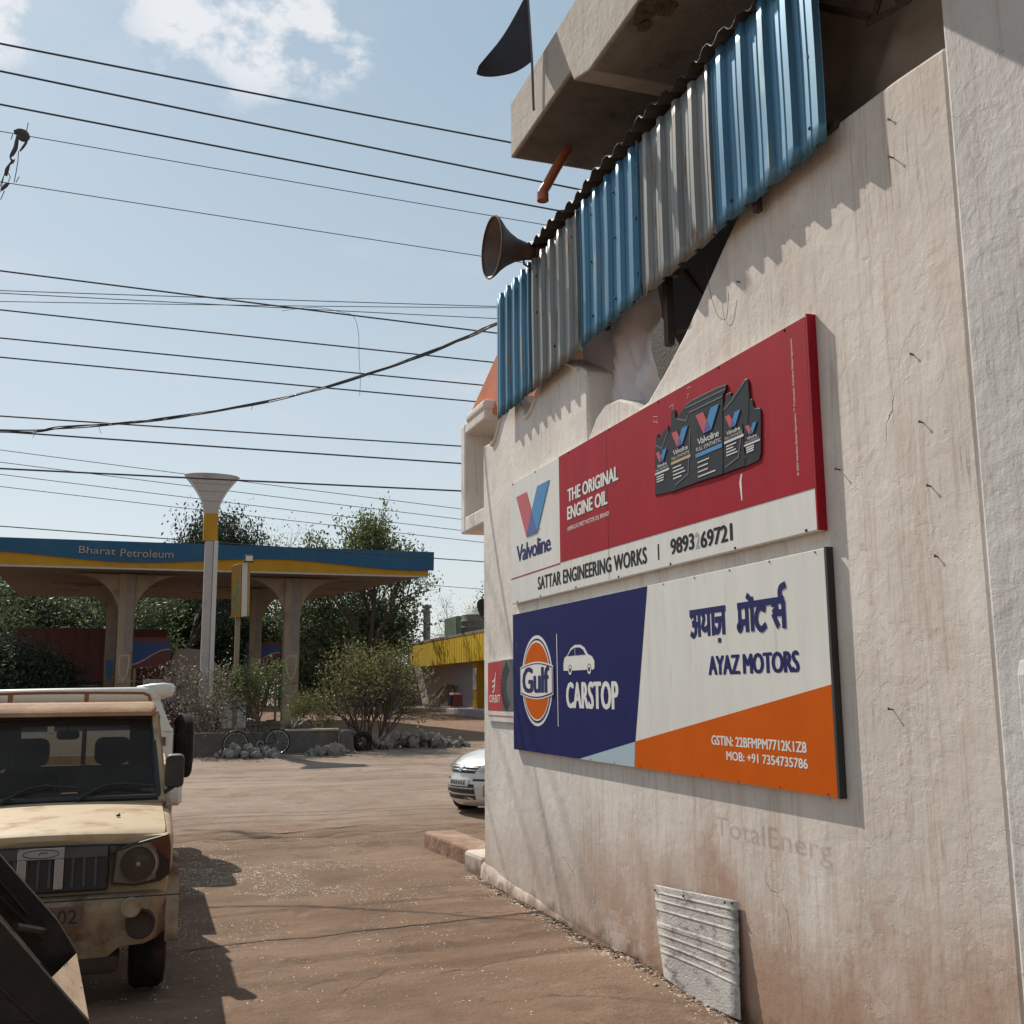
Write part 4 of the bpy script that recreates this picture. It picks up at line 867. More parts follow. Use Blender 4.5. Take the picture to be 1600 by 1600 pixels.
mb = MB().loft([[ext(A1, 1.2, .9), A1, (-.26, 4.4, .985), B1, C1, D1, ext(D1, 1.2, 1.0)], [(x, y+.03, z) for x, y, z in [ext(A1, 1.2, .9), A1, (-.26, 4.4, .985), B1, C1, D1, ext(D1, 1.2, 1.0)]]])
bk = mb.build('side_plate', M_buck, K_)
mb = MB().loft([[ext(Gp, 1.2, 1.1), Gp, Fp, E1, (-.10, 3.9, .10), (-1.6, 3.9, .10)], [(x, y-.035, z) for x, y, z in [ext(Gp, 1.2, 1.1), Gp, Fp, E1, (-.10, 3.9, .10), (-1.6, 3.9, .10)]]])
mb.build('side_plate', M_buck, K_, bevel=.004)
# worn lip closing the corner between the plates, and the bucket floor
mb = MB().loft([[B1, (-.262, 4.39, .785), (-.24, 3.905, .905), E1], [(p[0], p[1], p[2]-.02) for p in (B1, (-.262, 4.39, .785), (-.24, 3.905, .905), E1)]])
mb.build('bare_lip', M_bare, K_)
mb = MB().loft([[(-.264, 4.385, .765), (-1.65, 4.385, 2.0), (-1.65, 3.91, 2.0), (-.245, 3.91, .885)], [(-.264, 4.385, .745), (-1.65, 4.385, 1.98), (-1.65, 3.91, 1.98), (-.245, 3.91, .865)]]); mb.build('bucket_floor', M_buck, K_)
mb = MB().tube([(-.30, 4.37, .96), (-.36, 3.96, 1.06)], .012, 6); 
mb.tube([(-.47, 4.375, 1.10), (-.30, 4.375, .93)], .006, 4).tube([(-.50, 4.375, 1.19), (-.36, 4.375, 1.02)], .006, 4).tube([(-.60, 3.86, 1.10), (-.26, 3.86, .78)], .007, 4).tube([(-.5, 3.86, .80), (-.26, 3.86, .78)], .006, 4)
mb.build('stiffener', M_buck, K_)
mb = MB()
for p in ((-.175, 4.28, .845), (-.165, 4.2, .835), (-.15, 4.1, .82)): mb.lathe((p[0]-.012, p[1], p[2]), (.2, 0, 1), [(0, .007), (.003, .006)], 8, True)
mb.build('bolts', M_plast, K_)

# ------------------------------------------------------------------ white off-roader parked across behind the pickup
W = thing('white_offroader', (-1.6, 13.3, 0), 'white off-roader with rear spare wheel parked sideways behind the cream pickup', 'off-roader')
M_wh = mat('white_paint', (.62, .58, .50), .35, var=.05, coat=.3, dirt=(.42, .32, .22), dscale=4, dlo=.55, dhi=.85)
M_dkglass = mat('dark_car_glass', (.012, .014, .014), .08, spec=.6)
def ry(y0, y1, z0, z1, r, x, n=3): return [(x, p[0]+(y0+y1)/2, p[2]) for p in rr((y1-y0)/2, z0, z1, r, 0, n)]
mb = MB().loft([ry(12.56, 14.1, .60, 1.34, .05, -3.75), ry(12.5, 14.16, .55, 1.40, .06, -3.5), ry(12.5, 14.16, .52, 1.42, .06, 0.2), ry(12.52, 14.14, .55, 1.42, .06, .32)]); mb.build('body', M_wh, W, smooth=45, bevel=.01)
mb = MB().loft([ry(12.66, 14.0, 1.72, 1.80, .02, -2.45), ry(12.60, 14.06, 1.70, 1.845, .06, -2.1), ry(12.58, 14.08, 1.695, 1.865, .07, -1.0), ry(12.58, 14.08, 1.695, 1.875, .07, .08), ry(12.60, 14.06, 1.70, 1.86, .06, .18)])
rf = mb.build('roof', M_wh, W, smooth=45)
MB().loft([ry(12.70, 13.96, 1.85, 1.882, .015, -.08), ry(12.60, 14.06, 1.76, 1.91, .06, .06), ry(12.58, 14.08, 1.74, 1.92, .06, .20), ry(12.60, 14.06, 1.77, 1.91, .05, .29), ry(12.70, 13.96, 1.83, 1.88, .02, .33)]).build('roof_spoiler', M_wh, rf, smooth=45)
MB().loft([[(-2.2, 12.58, 1.40), (.18, 12.53, 1.40), (.12, 12.62, 1.72), (-2.1, 12.65, 1.72)], [(-2.2, 14.06, 1.40), (.18, 14.12, 1.40), (.12, 14.04, 1.72), (-2.1, 14.01, 1.72)]]).build('cabin_glass', M_dkglass, W, bevel=.01)
mb = MB()
for yb, yt in ((12.50, 12.60), (14.15, 14.05)):
    for xb, xt, wd in ((.20, .06, .11), (-.95, -.98, .07), (-2.0, -1.98, .06)):
        mb.loft([[(xb, yb, 1.39), (xb+wd, yb, 1.39), (xb+wd, yb+(.05 if yb < 13 else -.05), 1.39), (xb, yb+(.05 if yb < 13 else -.05), 1.39)], [(xt, yt, 1.74), (xt+wd, yt, 1.74), (xt+wd, yt+(.05 if yt < 13 else -.05), 1.74), (xt, yt+(.05 if yt < 13 else -.05), 1.74)]])
mb.build('pillars', M_wh, W, bevel=.01)
lm = MB().box(.12, .25, 12.488, 12.52, 1.24, 1.335).build('rear_lamp', mat('grey_lamp', (.20, .17, .16), .4), W, bevel=.008)
mb = MB()
for k in range(5): mb.box(.13, .24, 12.484, 12.489, 1.252+.017*k, 1.26+.017*k)
mb.build('lamp_ribs', M_plast, lm)
MB().loft([ry(12.49, 14.17, .62, .86, .04, .02), ry(12.46, 14.2, .60, .88, .05, .15), ry(12.47, 14.19, .60, .87, .05, .40), ry(12.52, 14.14, .63, .84, .04, .44)]).build('rear_bumper', M_wh, W, smooth=45)
sw = MB().lathe((.36, 13.28, 1.20), (1, 0, 0), [(.0, .2), (0, .30), (.02, .345), (.05, .362), (.15, .362), (.18, .345), (.20, .30), (.20, .001)], 40).build('spare_wheel', M_tyre, W, smooth=40)
MB().lathe((.56, 13.28, 1.20), (1, 0, 0), [(0, .22), (.012, .20), (.012, .001)], 24).build('spare_cover', mat('olive_cover', (.12, .10, .07), .8), sw, smooth=40)
for x in (-.55, -3.0):
    for y in (12.50, 13.96):
        wh = MB().lathe((x, y, .34), (0, 1, 0), [(.02, .2), (0, .26), (.03, .33), (.05, .345), (.17, .345), (.19, .33), (.2, .26), (.18, .2)], 32).build('wheel', M_tyre, W, smooth=40)
        MB().lathe((x, y+.02, .34), (0, 1, 0), [(.03, .001), (.02, .14), (.0, .2), (.16, .2), (.16, .001)], 20).build('rim', M_steelwheel, wh, smooth=40)
MB().box(-3.8, .1, 12.6, 14.06, .34, .54).build('underbody', M_plast, W)

# ------------------------------------------------------------------ silver hatchback behind the wall corner
Cc = thing('silver_hatchback', (4.55, 16.0, -.06), 'silver hatchback nosing out from behind the wall corner', 'car', rz=math.atan2(.30, .95))
M_silver = mat('silver_paint', (.60, .58, .54), .3, metal=.15, var=.03, coat=.5, dirt=(.42, .36, .28), dscale=5, dlo=.6, dhi=.95)
prf = [(.14, .16, .60, .34, 0), (.035, .24, .66, .36, 0), (0, .36, .71, .38, 0), (.0, .46, .72, .385, 0), (.025, .54, .72, .38, 0), (.05, .60, .715, .37, 0), (.075, .68, .71, .36, 0), (.12, .74, .705, .34, .0), (.20, .79, .70, .29, .005), (.40, .875, .70, .19, .02), (.7, .95, .69, .12, .03), (.98, 1.01, .68, .08, .03), (1.5, 1.42, .58, .08, .02), (1.8, 1.50, .55, .02, .03), (2.8, 1.50, .54, 0, .03), (3.3, 1.40, .55, -.05, 0), (3.46, 1.0, .68, -.1, 0), (3.5, .6, .70, -.12, 0), (3.44, .25, .68, -.1, 0)]
def cpt(k, v, off=0.):
    i = min(int(k), len(prf)-2); t = k-i
    P0, P1, P2, P3 = [np.array(prf[max(0, min(len(prf)-1, j))]) for j in (i-1, i, i+1, i+2)]
    d = .5*(2*P1+(P2-P0)*t+(2*P0-5*P1+4*P2-P3)*t*t+(-P0+3*P1-3*P2+P3)*t**3)
    a = abs(v); return np.array([d[0]+d[3]*a**2.3, d[2]*v, d[1]-d[4]*a**2])
def cn(k, v, off):
    p = cpt(k, v); a = cpt(min(k+.05, 17.9), v)-cpt(max(0, k-.05), v); b = cpt(k, v+.02)-cpt(k, v-.02); n_ = np.cross(a, b); n_ = n_/np.linalg.norm(n_)
    if n_[0] > 0 and k < 12: n_ = -n_
    return p+n_*off
nk, nv = 72, 28; mb = MB(); mb.add([cpt(i*18/nk*.9999, j/nv*2-1) for i in range(nk+1) for j in range(nv+1)], [(i*(nv+1)+j, i*(nv+1)+j+1, (i+1)*(nv+1)+j+1, (i+1)*(nv+1)+j) for i in range(nk) for j in range(nv)])
for s in (-1, 1):
    side = [tuple(cpt(i*18/nk*.9999, s)) for i in range(nk+1)]; sill = [(3.2, s*.70, .22), (2.4, s*.72, .2), (1.0, s*.72, .2)]
    mb.add(side+sill, [tuple(range(len(side)+len(sill)))])
bpc = lambda mb, nm, m, par=None, **k: mb.build(nm, m, par or Cc, world=False, **k)
bpc(mb, 'body', M_silver, smooth=50)
def patch(poly, off, th=.006, n=6):         # polygon in (k,v) laid on the body surface
    pts_ = []
    for a, b in zip(poly, poly[1:]+poly[:1]):
        for q in range(n): pts_.append((a[0]+(b[0]-a[0])*q/n, a[1]+(b[1]-a[1])*q/n))
    c = np.mean(np.array(pts_), 0); N = len(pts_); mb = MB(); rings = [1, .66, .33]
    vs = [cn(p[0], p[1], -.004) for p in pts_]
    for r_ in rings: vs += [cn(c[0]+(p[0]-c[0])*r_, c[1]+(p[1]-c[1])*r_, off+th*(1-r_)) for p in pts_]
    vs.append(cn(c[0], c[1], off+th))
    fs = [(q*N+i, q*N+(i+1) % N, (q+1)*N+(i+1) % N, (q+1)*N+i) for q in range(3) for i in range(N)]+[(3*N+i, 3*N+(i+1) % N, 4*N) for i in range(N)]
    return mb.add(vs, fs)
gl = bpc(patch([(5.5, -.42), (5.5, .42), (7.2, .50), (7.2, -.50)], .006), 'grille', M_plast, smooth=40)
for k in (5.9, 6.5): bpc(patch([(k, -.46), (k, .46), (k+.22, .46), (k+.22, -.46)], .018, .003), 'chrome_bar', M_chrome, gl, smooth=40)
bpc(patch([(5.7, -.05), (6.3, -.075), (6.9, -.05), (6.9, .05), (6.3, .075), (5.7, .05)], .024, .004), 'emblem', M_chrome, gl, smooth=30)
for s in (-1, 1):
    hd = bpc(patch([(5.75, s*.52), (5.6, s*.80), (6.4, s*1.0), (9.2, s*1.0), (8.2, s*.72), (7.3, s*.53)], .012, .02), 'headlamp', mat('clear_lamp', (.42, .40, .35), .12, metal=.35, var=.25, vscale=14), smooth=50)
    bpc(patch([(6.2, s*.66), (6.2, s*.82), (7.0, s*.86), (7.2, s*.70)], .040, .006), 'reflector', M_chrome, hd, smooth=50)
    bpc(patch([(1.6, s*.66), (1.6, s*.82), (3.2, s*.84), (3.2, s*.66)], .004, -.02), 'fog_lamp_recess', mat('grey_recess', (.16, .15, .145), .5), smooth=50)
    bpc(patch([(1.9, s*.70), (1.9, s*.79), (2.7, s*.79), (2.7, s*.70)], .012, .006), 'fog_lamp', M_chrome, smooth=50)
    bpc(patch([(3.9, s*.42), (3.9, s*1.0), (4.35, s*1.0), (4.35, s*.42)], .008, .006), 'rubbing_strip', M_plast, smooth=40)
bpc(patch([(1.2, -.52), (1.2, .52), (3.3, .46), (3.3, -.46)], .004, .002), 'lower_grille', M_plast, smooth=40)
for k in (1.7, 2.5): bpc(patch([(k, -.50), (k, .50), (k+.22, .50), (k+.22, -.50)], .014, .003), 'chrome_bar', M_chrome, smooth=40)
np_ = bpc(patch([(2.9, -.34), (2.9, .34), (4.1, .34), (4.1, -.34)], .022, .001), 'number_plate', mat('plate_white', (.5, .48, .43), .5), smooth=40)
mb = MB()
for k in range(7): 
    v = -.26+k*.08; mb.add([cn(3.15, v, .030), cn(3.15, v+.05, .030), cn(3.85, v+.05, .030), cn(3.85, v, .030)], [(0, 1, 2, 3)])
bpc(mb, 'plate_marks', mat('plate_ink2', (.07, .065, .06), .6), np_)
bpc(patch([(11.15, -.92), (11.15, .92), (12.7, .9), (12.7, -.9)], .006, .004), 'windscreen', M_dkglass, smooth=60)
for s in (-1, 1): bpc(MB().prism([(1.25, 1.05), (3.25, 1.05), (3.1, 1.38), (1.85, 1.42)], lambda u, v, w: (u, s*(.66-.10*(v-1.05)/.37+w), v), .0, .01), 'side_glass', M_dkglass)
for x in (.62, 2.9):
    for s in (-1, 1):
        wh = bpc(MB().lathe((x, s*.56, .27), (0, s, 0), [(.0, .18), (.0, .25), (.02, .275), (.13, .275), (.16, .25), (.16, .18), (.13, .17), (.13, .001)], 28), 'wheel', M_tyre, smooth=40)
bpc(MB().box(.6, 3.2, -.5, .5, .16, .3), 'underbody', M_plast)
bpc(MB().tube([(1.02, -.5, 1.03), (1.06, .3, 1.06)], .012, 6), 'wiper', M_plast)

# ------------------------------------------------------------------ petrol station
M_cblue = mat('canopy_blue', (.012, .085, .165), .5, spec=.3, var=.08, vscale=1.5, dirt=(.08, .12, .18), dscale=1.2, dlo=.5, dhi=.9)
M_cyel = mat('canopy_yellow', (.44, .22, .010), .6, spec=.25, var=.12, vscale=2, dirt=(.30, .17, .03), dscale=1.3, dlo=.5, dhi=.8)
M_soff = mat('soffit', (.22, .18, .15), .85, var=.15)
M_pcol = mat('pillar_cream', (.28, .21, .145), .75, var=.1, dirt=(.20, .14, .09), dscale=2)
M_ptrim = mat('canopy_trim', (.42, .36, .33), .6)
CN = thing('petrol_canopy', (2.4, 38, .5), 'blue and yellow petrol station canopy on cream pillars', 'canopy')
xl, xr_, yf = -4.95, 9.62, 38.0
zlo, zhi = 5.92, 6.86
zw = lambda x: 6.29+.13*math.cos((x+.75-xl)*0+(x-(-.6))*2*math.pi/9.6+math.pi)
pl_out = [(xl, yf), (xr_, yf), (6.9, 49.4), (xl-.3, 49.9)]
mb = MB().loft([[(x, y, zlo+.05) for x, y in pl_out], [(x, y, zhi-.03) for x, y in pl_out]]); mb.build('roof_slab', M_soff, CN)
for x in np.arange(-3.5, 8, 2.6):
    for y in (40.5, 43.5, 46.5): MB().box(x, x+.9, y, y+.22, zlo+.02, zlo+.049).build('ceiling_lamp', mat('lamp_off', (.16, .14, .12), .5), CN)
xs_ = np.linspace(xl, xr_, 90)
mb = MB(); vs = [(x, yf-.06, zlo+.06) for x in xs_]+[(x, yf-.06, zw(x)+.02) for x in xs_]; n = len(xs_); mb.add(vs, [(i, i+1, n+i+1, n+i) for i in range(n-1)])
mb.box(xl-.01, xr_, yf-.055, yf+.1, zlo+.06, zhi-.2); mb.box(xr_+.001, xr_+.06, yf-.06, yf+.5, zlo+.06, zhi-.2)
mb.build('yellow_fascia', M_cyel, CN)
mb = MB()
vs = []; xs2 = np.linspace(xl-.1, xr_+.25, 96); n = len(xs2)
zw2 = lambda x: min(zw(x), zhi-.36)
secs = [[(x, yf-.12, zw2(x)), (x, yf-.16, zhi), (x, yf+.3, zhi), (x, yf-.06, zw2(x)+.01)] for x in xs2]; mb.loft(secs)
mb.loft([[(xl-.1, yf+.3, zhi), (xr_+.25, yf+.3, zhi), (7.1, 49.6, zhi), (xl-.5, 50.1, zhi)], [(xl-.1, yf+.3, zhi-.03), (xr_+.25, yf+.3, zhi-.03), (7.1, 49.6, zhi-.03), (xl-.5, 50.1, zhi-.03)]])
mb.build('blue_fascia', M_cblue, CN, smooth=30)
MB().box(xl, xr_+.04, yf-.085, yf+.02, zlo, zlo+.058).build('lower_trim', M_ptrim, CN)
M_tan = mat('letter_tan', (.36, .27, .21), .5); ft = lambda u, v, w: (u, yf-.15-w, v)
line_of_text(CN, M_tan, 'Bharat', -2.26, -1.12, 6.42, 6.655, ft, .03, .006, slope=-.03); line_of_text(CN, M_tan, 'Petroleum', -.96, .73, 6.34, 6.60, ft, .03, .006)
M_shield = mat('shield_blue', (.03, .13, .28), .5); M_shield2 = mat('shield_tan', (.42, .30, .20), .6)
def pillar_at(cx, y, hw, zb, label_shield, side=True):
    g = hbase(y)-.15
    p = MB().box(cx-hw, cx+hw, y-.2, y+.3, g, 5.93).build('pillar', M_pcol, CN, bevel=.03)
    mb = MB().box(cx-hw*.08, cx+hw*.9, y-.215, y-.2, g+2.9, 5.9); mb.build('pillar_groove', M_soff, p)
    sh = [(cx-hw*.62, 3.10), (cx+hw*.62, 3.10), (cx+hw*.62, 2.75), (cx+hw*.45, 2.45), (cx, 2.25), (cx-hw*.45, 2.45), (cx-hw*.62, 2.75)]
    fn = lambda u, v, w: (u, y-.22-w, v)
    MB().prism([(cx-hw*.95, 3.18), (cx+hw*.95, 3.18), (cx+hw*.95, 2.15), (cx-hw*.95, 2.15)], fn, .0, .012).build('shield_panel', M_pcol, p)
    s_ = MB(); ribbon(s_, sh+[sh[0]], .05, fn, .02) if label_shield == 'line' else s_.prism(sh, fn, .013, .02); s_.build('shield', M_shield2 if label_shield == 'line' else M_shield, p)
    if side:
        for s in (-1, 1):
            pts_ = [(0, 0)]+[(1.5*(1-math.cos(t)), -1.45*(1-math.sin(t))) for t in np.linspace(math.pi/2*.98, 0, 12)]
            o_ = [(cx+s*hw, 4.45)]+[(cx+s*(hw+1.45*(1-math.cos(t))), 4.45+1.44*math.sin(t)) for t in np.linspace(.05, math.pi/2, 14)]+[(cx+s*hw, 5.90)]
            MB().prism(o_, lambda u, v, w: (u, y+w, v), -.12, .2).build('arch_bracket', M_pcol, p)
pillar_at(-.71, 39.5, .26, 0, 'line'); pillar_at(-1.30, 44, .19, 0, 'fill'); pillar_at(4.96, 39.5, .28, 0, 'line'); pillar_at(4.12, 44, .22, 0, 'line')
# pylon
PYL = thing('flared_pylon', (1.72, 33, .4), 'tall pale pylon with flared head and yellow collar', 'pylon sign')
M_pyl = mat('pylon_grey', (.40, .345, .32), .55, var=.06, dirt=(.32, .26, .22), dscale=2)
M_pyl2 = mat('pylon_white', (.52, .47, .43), .5, var=.05)
g0 = hbase(33)-.2
MB().box(1.53, 1.77, 32.85, 33.25, 1.35, 6.31).build('pole', M_pyl, PYL, bevel=.02)
MB().box(1.775, 1.90, 32.80, 33.2, 1.35, 6.31).build('pole_cover', M_pyl2, PYL, bevel=.015)
MB().box(1.42, 1.98, 32.7, 33.35, g0, 1.35).build('pedestal', mat('pedestal_concrete', (.12, .10, .085), .9, bump=.4), PYL, bevel=.02)
def flare(z0, z1, inset=0.):
    out = []
    for k in range(13):
        z = z0+(z1-z0)*k/12; t = max(0, (z-7.13)/1.14); hw = .185+.60*t**1.75-inset; out.append((hw, z))
    return out
MB().loft([[(1.655-.19, 32.83, 6.312), (1.655+.22, 32.83, 6.312), (1.655+.22, 33.2, 6.312), (1.655-.19, 33.2, 6.312)], [(1.655-.20, 32.83, 7.13), (1.655+.21, 32.83, 7.13), (1.655+.21, 33.2, 7.13), (1.655-.20, 33.2, 7.13)]]).build('yellow_collar', M_cyel, PYL)
mb = MB(); secs = []
for hw, z in flare(7.131, 8.27): secs.append([(1.655-hw, 32.86, z), (1.655+hw, 32.86, z), (1.655+hw, 33.22, z), (1.655-hw, 33.22, z)])
mb.loft(secs); fl = mb.build('flared_head', M_pyl, PYL)
mb = MB(); mb.prism([(1.655-.785, 8.271)]+[(1.655+.785*math.cos(t), 8.271+.10*math.sin(t)) for t in np.linspace(math.pi, 0, 14)][1:-1]+[(1.655+.785, 8.271)], lambda u, v, w: (u, 33+w, v), -.14, .22); mb.build('head_cap', M_pyl, fl)
mb = MB()
for s in (-1, 1):
    ribbon(mb, [(1.655+s*(hw+.015), z) for hw, z in flare(7.13, 8.27)], .05, lambda u, v, w: (u, 32.855-w, v), .004); 
mb.build('head_edge', M_pyl2, fl)
mb = MB()
for z in (7.5, 7.8, 8.03): mb.box(1.655-.7*((z-7.0)/1.3), 1.655+.7*((z-7.0)/1.3), 32.853, 32.86, z, z+.012)
mb.build('panel_joints', mat('joint_grey', (.22, .19, .18), .7), fl)
# lamp-topped totem sign
TS = thing('totem_sign', (2.66, 33.4, .4), 'narrow yellow box sign on a pole with a floodlight on top', 'sign')
MB().box(2.52, 2.66, 33.35, 33.5, hbase(33.4)-.1, 4.1).build('pole', M_pcol, TS)
bx = MB().loft([[(2.36, 33.15, 4.04), (2.62, 33.05, 4.04), (2.93, 33.35, 4.10), (2.70, 33.6, 4.10)], [(2.33, 33.15, 5.60), (2.60, 33.05, 5.68), (2.90, 33.35, 5.74), (2.68, 33.6, 5.68)]]).build('sign_box', mat('totem_amber', (.33, .165, .025), .6, var=.2, vscale=2), TS, bevel=.015)
MB().loft([[(2.655, 33.06, 4.06), (2.83, 33.235, 4.10), (2.835, 33.23, 4.10), (2.66, 33.055, 4.06)], [(2.635, 33.06, 5.66), (2.80, 33.235, 5.72), (2.805, 33.23, 5.72), (2.64, 33.055, 5.66)]]).build('light_strip', M_pyl2, bx)
MB().prism([(2.40, 4.15), (2.58, 4.15), (2.55, 5.55), (2.38, 5.5)], lambda u, v, w: (u, 33.15-(u-2.36)*.385-w, v), .003, .006).build('sign_face', mat('sign_face_olive', (.20, .17, .05), .5, var=.4, vscale=3), bx)
fdl = MB().box(2.70, 2.97, 33.05, 33.2, 5.72, 5.94).build('floodlight', M_plast, TS, bevel=.02)
MB().box(2.73, 2.94, 33.035, 33.049, 5.75, 5.91).build('lens', mat('flood_lens', (.55, .53, .47), .3), fdl)
# dispensers and banners between the pillars
M_wave = mat('banner_maroon', (.13, .03, .022), .6, var=.2)
for cx, y, label in ((.18, 41.6, 'blue and maroon wave panel beside the left pillar'), (4.50, 44.6, 'blue wave panel between the two right pillars')):
    bn = thing('wave_panel', (cx, y, 1.2), label, 'panel', 'wave panels under the canopy')
    MB().box(cx-.68, cx+.66, y, y+.12, 2.72, 3.84).build('panel', M_wave, bn)
    ox = [(cx-.679+1.338*t, 3.15+.28*math.sin((t-.45)*3.2)) for t in np.linspace(0, 1, 18)]
    MB().prism([(cx-.679, 3.70)]+ox+[(cx+.655, 3.70)], lambda u, v, w: (u, y-w, v), .001, .012).build('blue_wave', mat('banner_blue', (.018, .045, .16), .5), bn)
    rb = MB(); ribbon(rb, [(a, b-.02) for a, b in ox], .035, lambda u, v, w: (u, y-w, v), .014); rb.build('wave_line', M_ptrim, bn)
    MB().box(cx-.6, cx-.5, y+.02, y+.1, hbase(y), 2.72).box(cx+.5, cx+.6, y+.02, y+.1, hbase(y), 2.72).build('post', M_pcol, bn)
for i, (cx, y, lab) in enumerate(((.35, 41.0, 'white fuel dispenser beside the left canopy pillar'), (3.10, 40.2, 'white fuel dispenser behind the green shrub'))):
    dp = thing('fuel_dispenser', (cx, y, hbase(y)), lab, 'fuel pump', 'fuel dispensers under the canopy')
    z = hbase(y)
    MB().box(cx-.42, cx+.42, y, y+.5, z, z+1.75).build('cabinet', mat('pump_white', (.42, .40, .37), .5), dp, bevel=.03)
    MB().box(cx-.34, cx+.34, y-.012, y-.001, z+1.15, z+1.6).build('display', M_dkglass, dp)
    MB().tube(smoothpts([(cx+.45, y+.1, z+1.3), (cx+.55, y-.1, z+.7), (cx+.48, y-.05, z+.4), (cx+.44, y+.05, z+1.0)], 4), .025, 6).build('hose', M_plast, dp)

# ------------------------------------------------------------------ vehicles and load under the canopy
TR = thing('maroon_truck', (-2, 50, 1), 'maroon box truck standing behind the left pillars', 'truck')
M_mar = mat('maroon_box', (.085, .022, .016), .7, var=.2, vscale=1.5, stretch=(3, 1, 1))
bx = MB().box(-5.3, .86, 50, 52.3, 2.30, 4.60).build('cargo_box', M_mar, TR, bevel=.02)
mb = MB().box(-5.3, .88, 49.96, 49.999, 4.55, 4.62)
for x in np.arange(-5.2, .8, .55): mb.box(x, x+.04, 49.975, 49.999, 2.35, 4.54)
mb.build('box_ribs', M_mar, bx)
MB().box(-5.2, .8, 50.1, 52.2, 1.75, 2.29).build('chassis', M_plast, TR)
for x in (-4.4, -3.2, -.4):
    for y in (50.05, 51.9): MB().lathe((x, y, 1.42), (0, 1, 0), [(0, .3), (0, .45), (.05, .5), (.25, .5), (.3, .45), (.3, .001)], 24).build('wheel', M_tyre, TR, smooth=40)
LT = thing('covered_load', (1.9, 42, .6), 'tan tarpaulin covered trailer load behind the pylon', 'trailer')
mb = MB(); secs = []
for y, k in ((42, .96), (42.4, 1.0), (43.4, 1.0), (44.4, .98)):
    secs.append([(1.85+(a-1.85)*k, y, b) for a, b in ((.92, 1.45), (.84, 2.6), (.90, 3.0), (1.06, 3.42), (1.5, 3.46), (1.95, 3.42), (2.35, 3.12), (2.70, 2.75), (2.90, 2.3), (2.93, 1.8), (2.88, 1.45))])
o = MB().loft(secs).build('tarpaulin_cover', mat('tan_canvas', (.30, .225, .175), .8, var=.15, bump=.6, bscale=3), LT, smooth=25)
MB().box(1.0, 2.85, 42.1, 44.3, 1.15, 1.44).build('trailer_bed', M_plast, LT)
for x in (1.05, 2.55): MB().lathe((x, 43.2, 1.0), (1, 0, 0), [(0, .25), (0, .36), (.04, .4), (.18, .4), (.22, .36), (.22, .001)], 24).build('wheel', M_tyre, LT, smooth=40)
SC = thing('motorcycle', (-2.6, 45, .7), 'dark red motorcycle with grey seat parked before the maroon truck', 'motorcycle')
MB().loft([[(-3.5, 45, 1.75), (-3.5, 45.3, 1.75), (-3.5, 45.3, 2.0), (-3.5, 45, 2.0)], [(-2.9, 45, 1.9), (-2.9, 45.3, 1.9), (-2.9, 45.3, 2.2), (-2.9, 45, 2.2)], [(-2.0, 45.05, 1.9), (-2.0, 45.25, 1.9), (-2.0, 45.25, 2.05), (-2.0, 45.05, 2.05)]]).build('bodywork', mat('scooter_red', (.16, .03, .03), .4), SC, smooth=40)
MB().box(-2.85, -1.7, 45.02, 45.28, 2.06, 2.16).build('seat', mat('seat_grey', (.22, .21, .2), .7), SC, bevel=.03)
for x in (-3.5, -2.0): MB().torus((x, 45.15, 1.1), (0, 1, 0), .35, .07, 24, 8).build('wheel', M_tyre, SC, smooth=60)
MB().tube([(-3.45, 45.15, 1.1), (-3.15, 45.15, 2.3)], .04, 6).tube([(-3.2, 44.85, 2.32), (-3.2, 45.45, 2.32)], .025, 6).tube([(-3.3, 45.15, 1.7), (-2.0, 45.15, 1.1)], .05, 6).build('frame', M_plast, SC)

# ------------------------------------------------------------------ station office at the right
OF = thing('station_office', (14.9, 52, .8), 'low pale office with a yellow fascia and yellow post beside the forecourt', 'building')
M_ofw = mat('lilac_wall', (.42, .36, .37), .9, var=.1, vscale=1.2, dirt=(.40, .28, .22), dscale=1.2, dlo=.5, dhi=.75)
MB().box(15.0, 24, 40, 62, .4, 4.2).build('wall', M_ofw, OF)
mb = MB().box(14.3, 15.4, 44.0, 60.3, 3.16, 4.42); fa = mb.build('yellow_fascia', mat('office_yellow', (.68, .44, .02), .6, var=.12, vscale=1.2), OF)
mb = MB()
for y in np.arange(44.1, 60.2, .42): mb.box(14.288, 14.299, y, y+.05, 3.17, 4.41)
mb.build('fascia_ribs', MATS['office_yellow'], fa)
MB().box(14.28, 24.2, 40, 60.5, 4.421, 4.55).build('roof', M_soff, OF)
MB().box(14.4, 14.75, 47.4, 48.0, .7, 3.159).build('post', M_cyel, OF)
MB().box(14.385, 14.399, 47.45, 47.95, 1.85, 2.85).build('post_notice', M_pyl2, OF)
MB().box(14.97, 14.999, 45.2, 46.2, .85, 2.9).build('door', mat('office_door', (.05, .08, .10), .5), OF)
MB().box(14.97, 14.999, 48.6, 48.9, 1.75, 2.65).build('notice_board', M_mar, OF)
MB().box(13.6, 14.99, 40, 54.5, .3, 1.02).build('plinth', M_ofw, OF, bevel=.05)
# far wing with a second yellow band
OW = thing('shed', (9.5, 60, 1), 'small far shed with a yellow band behind the bushes', 'shed')
MB().box(7.4, 12.2, 60, 60.6, 3.3, 4.05).build('yellow_band', M_cyel, OW)
MB().box(7.6, 16, 62, 66, .8, 3.29).build('wall', mat('shed_wall', (.13, .11, .105), .9), OW)
MB().box(9.3, 9.6, 60.1, 60.4, .9, 3.29).build('post', M_ptrim, OW)
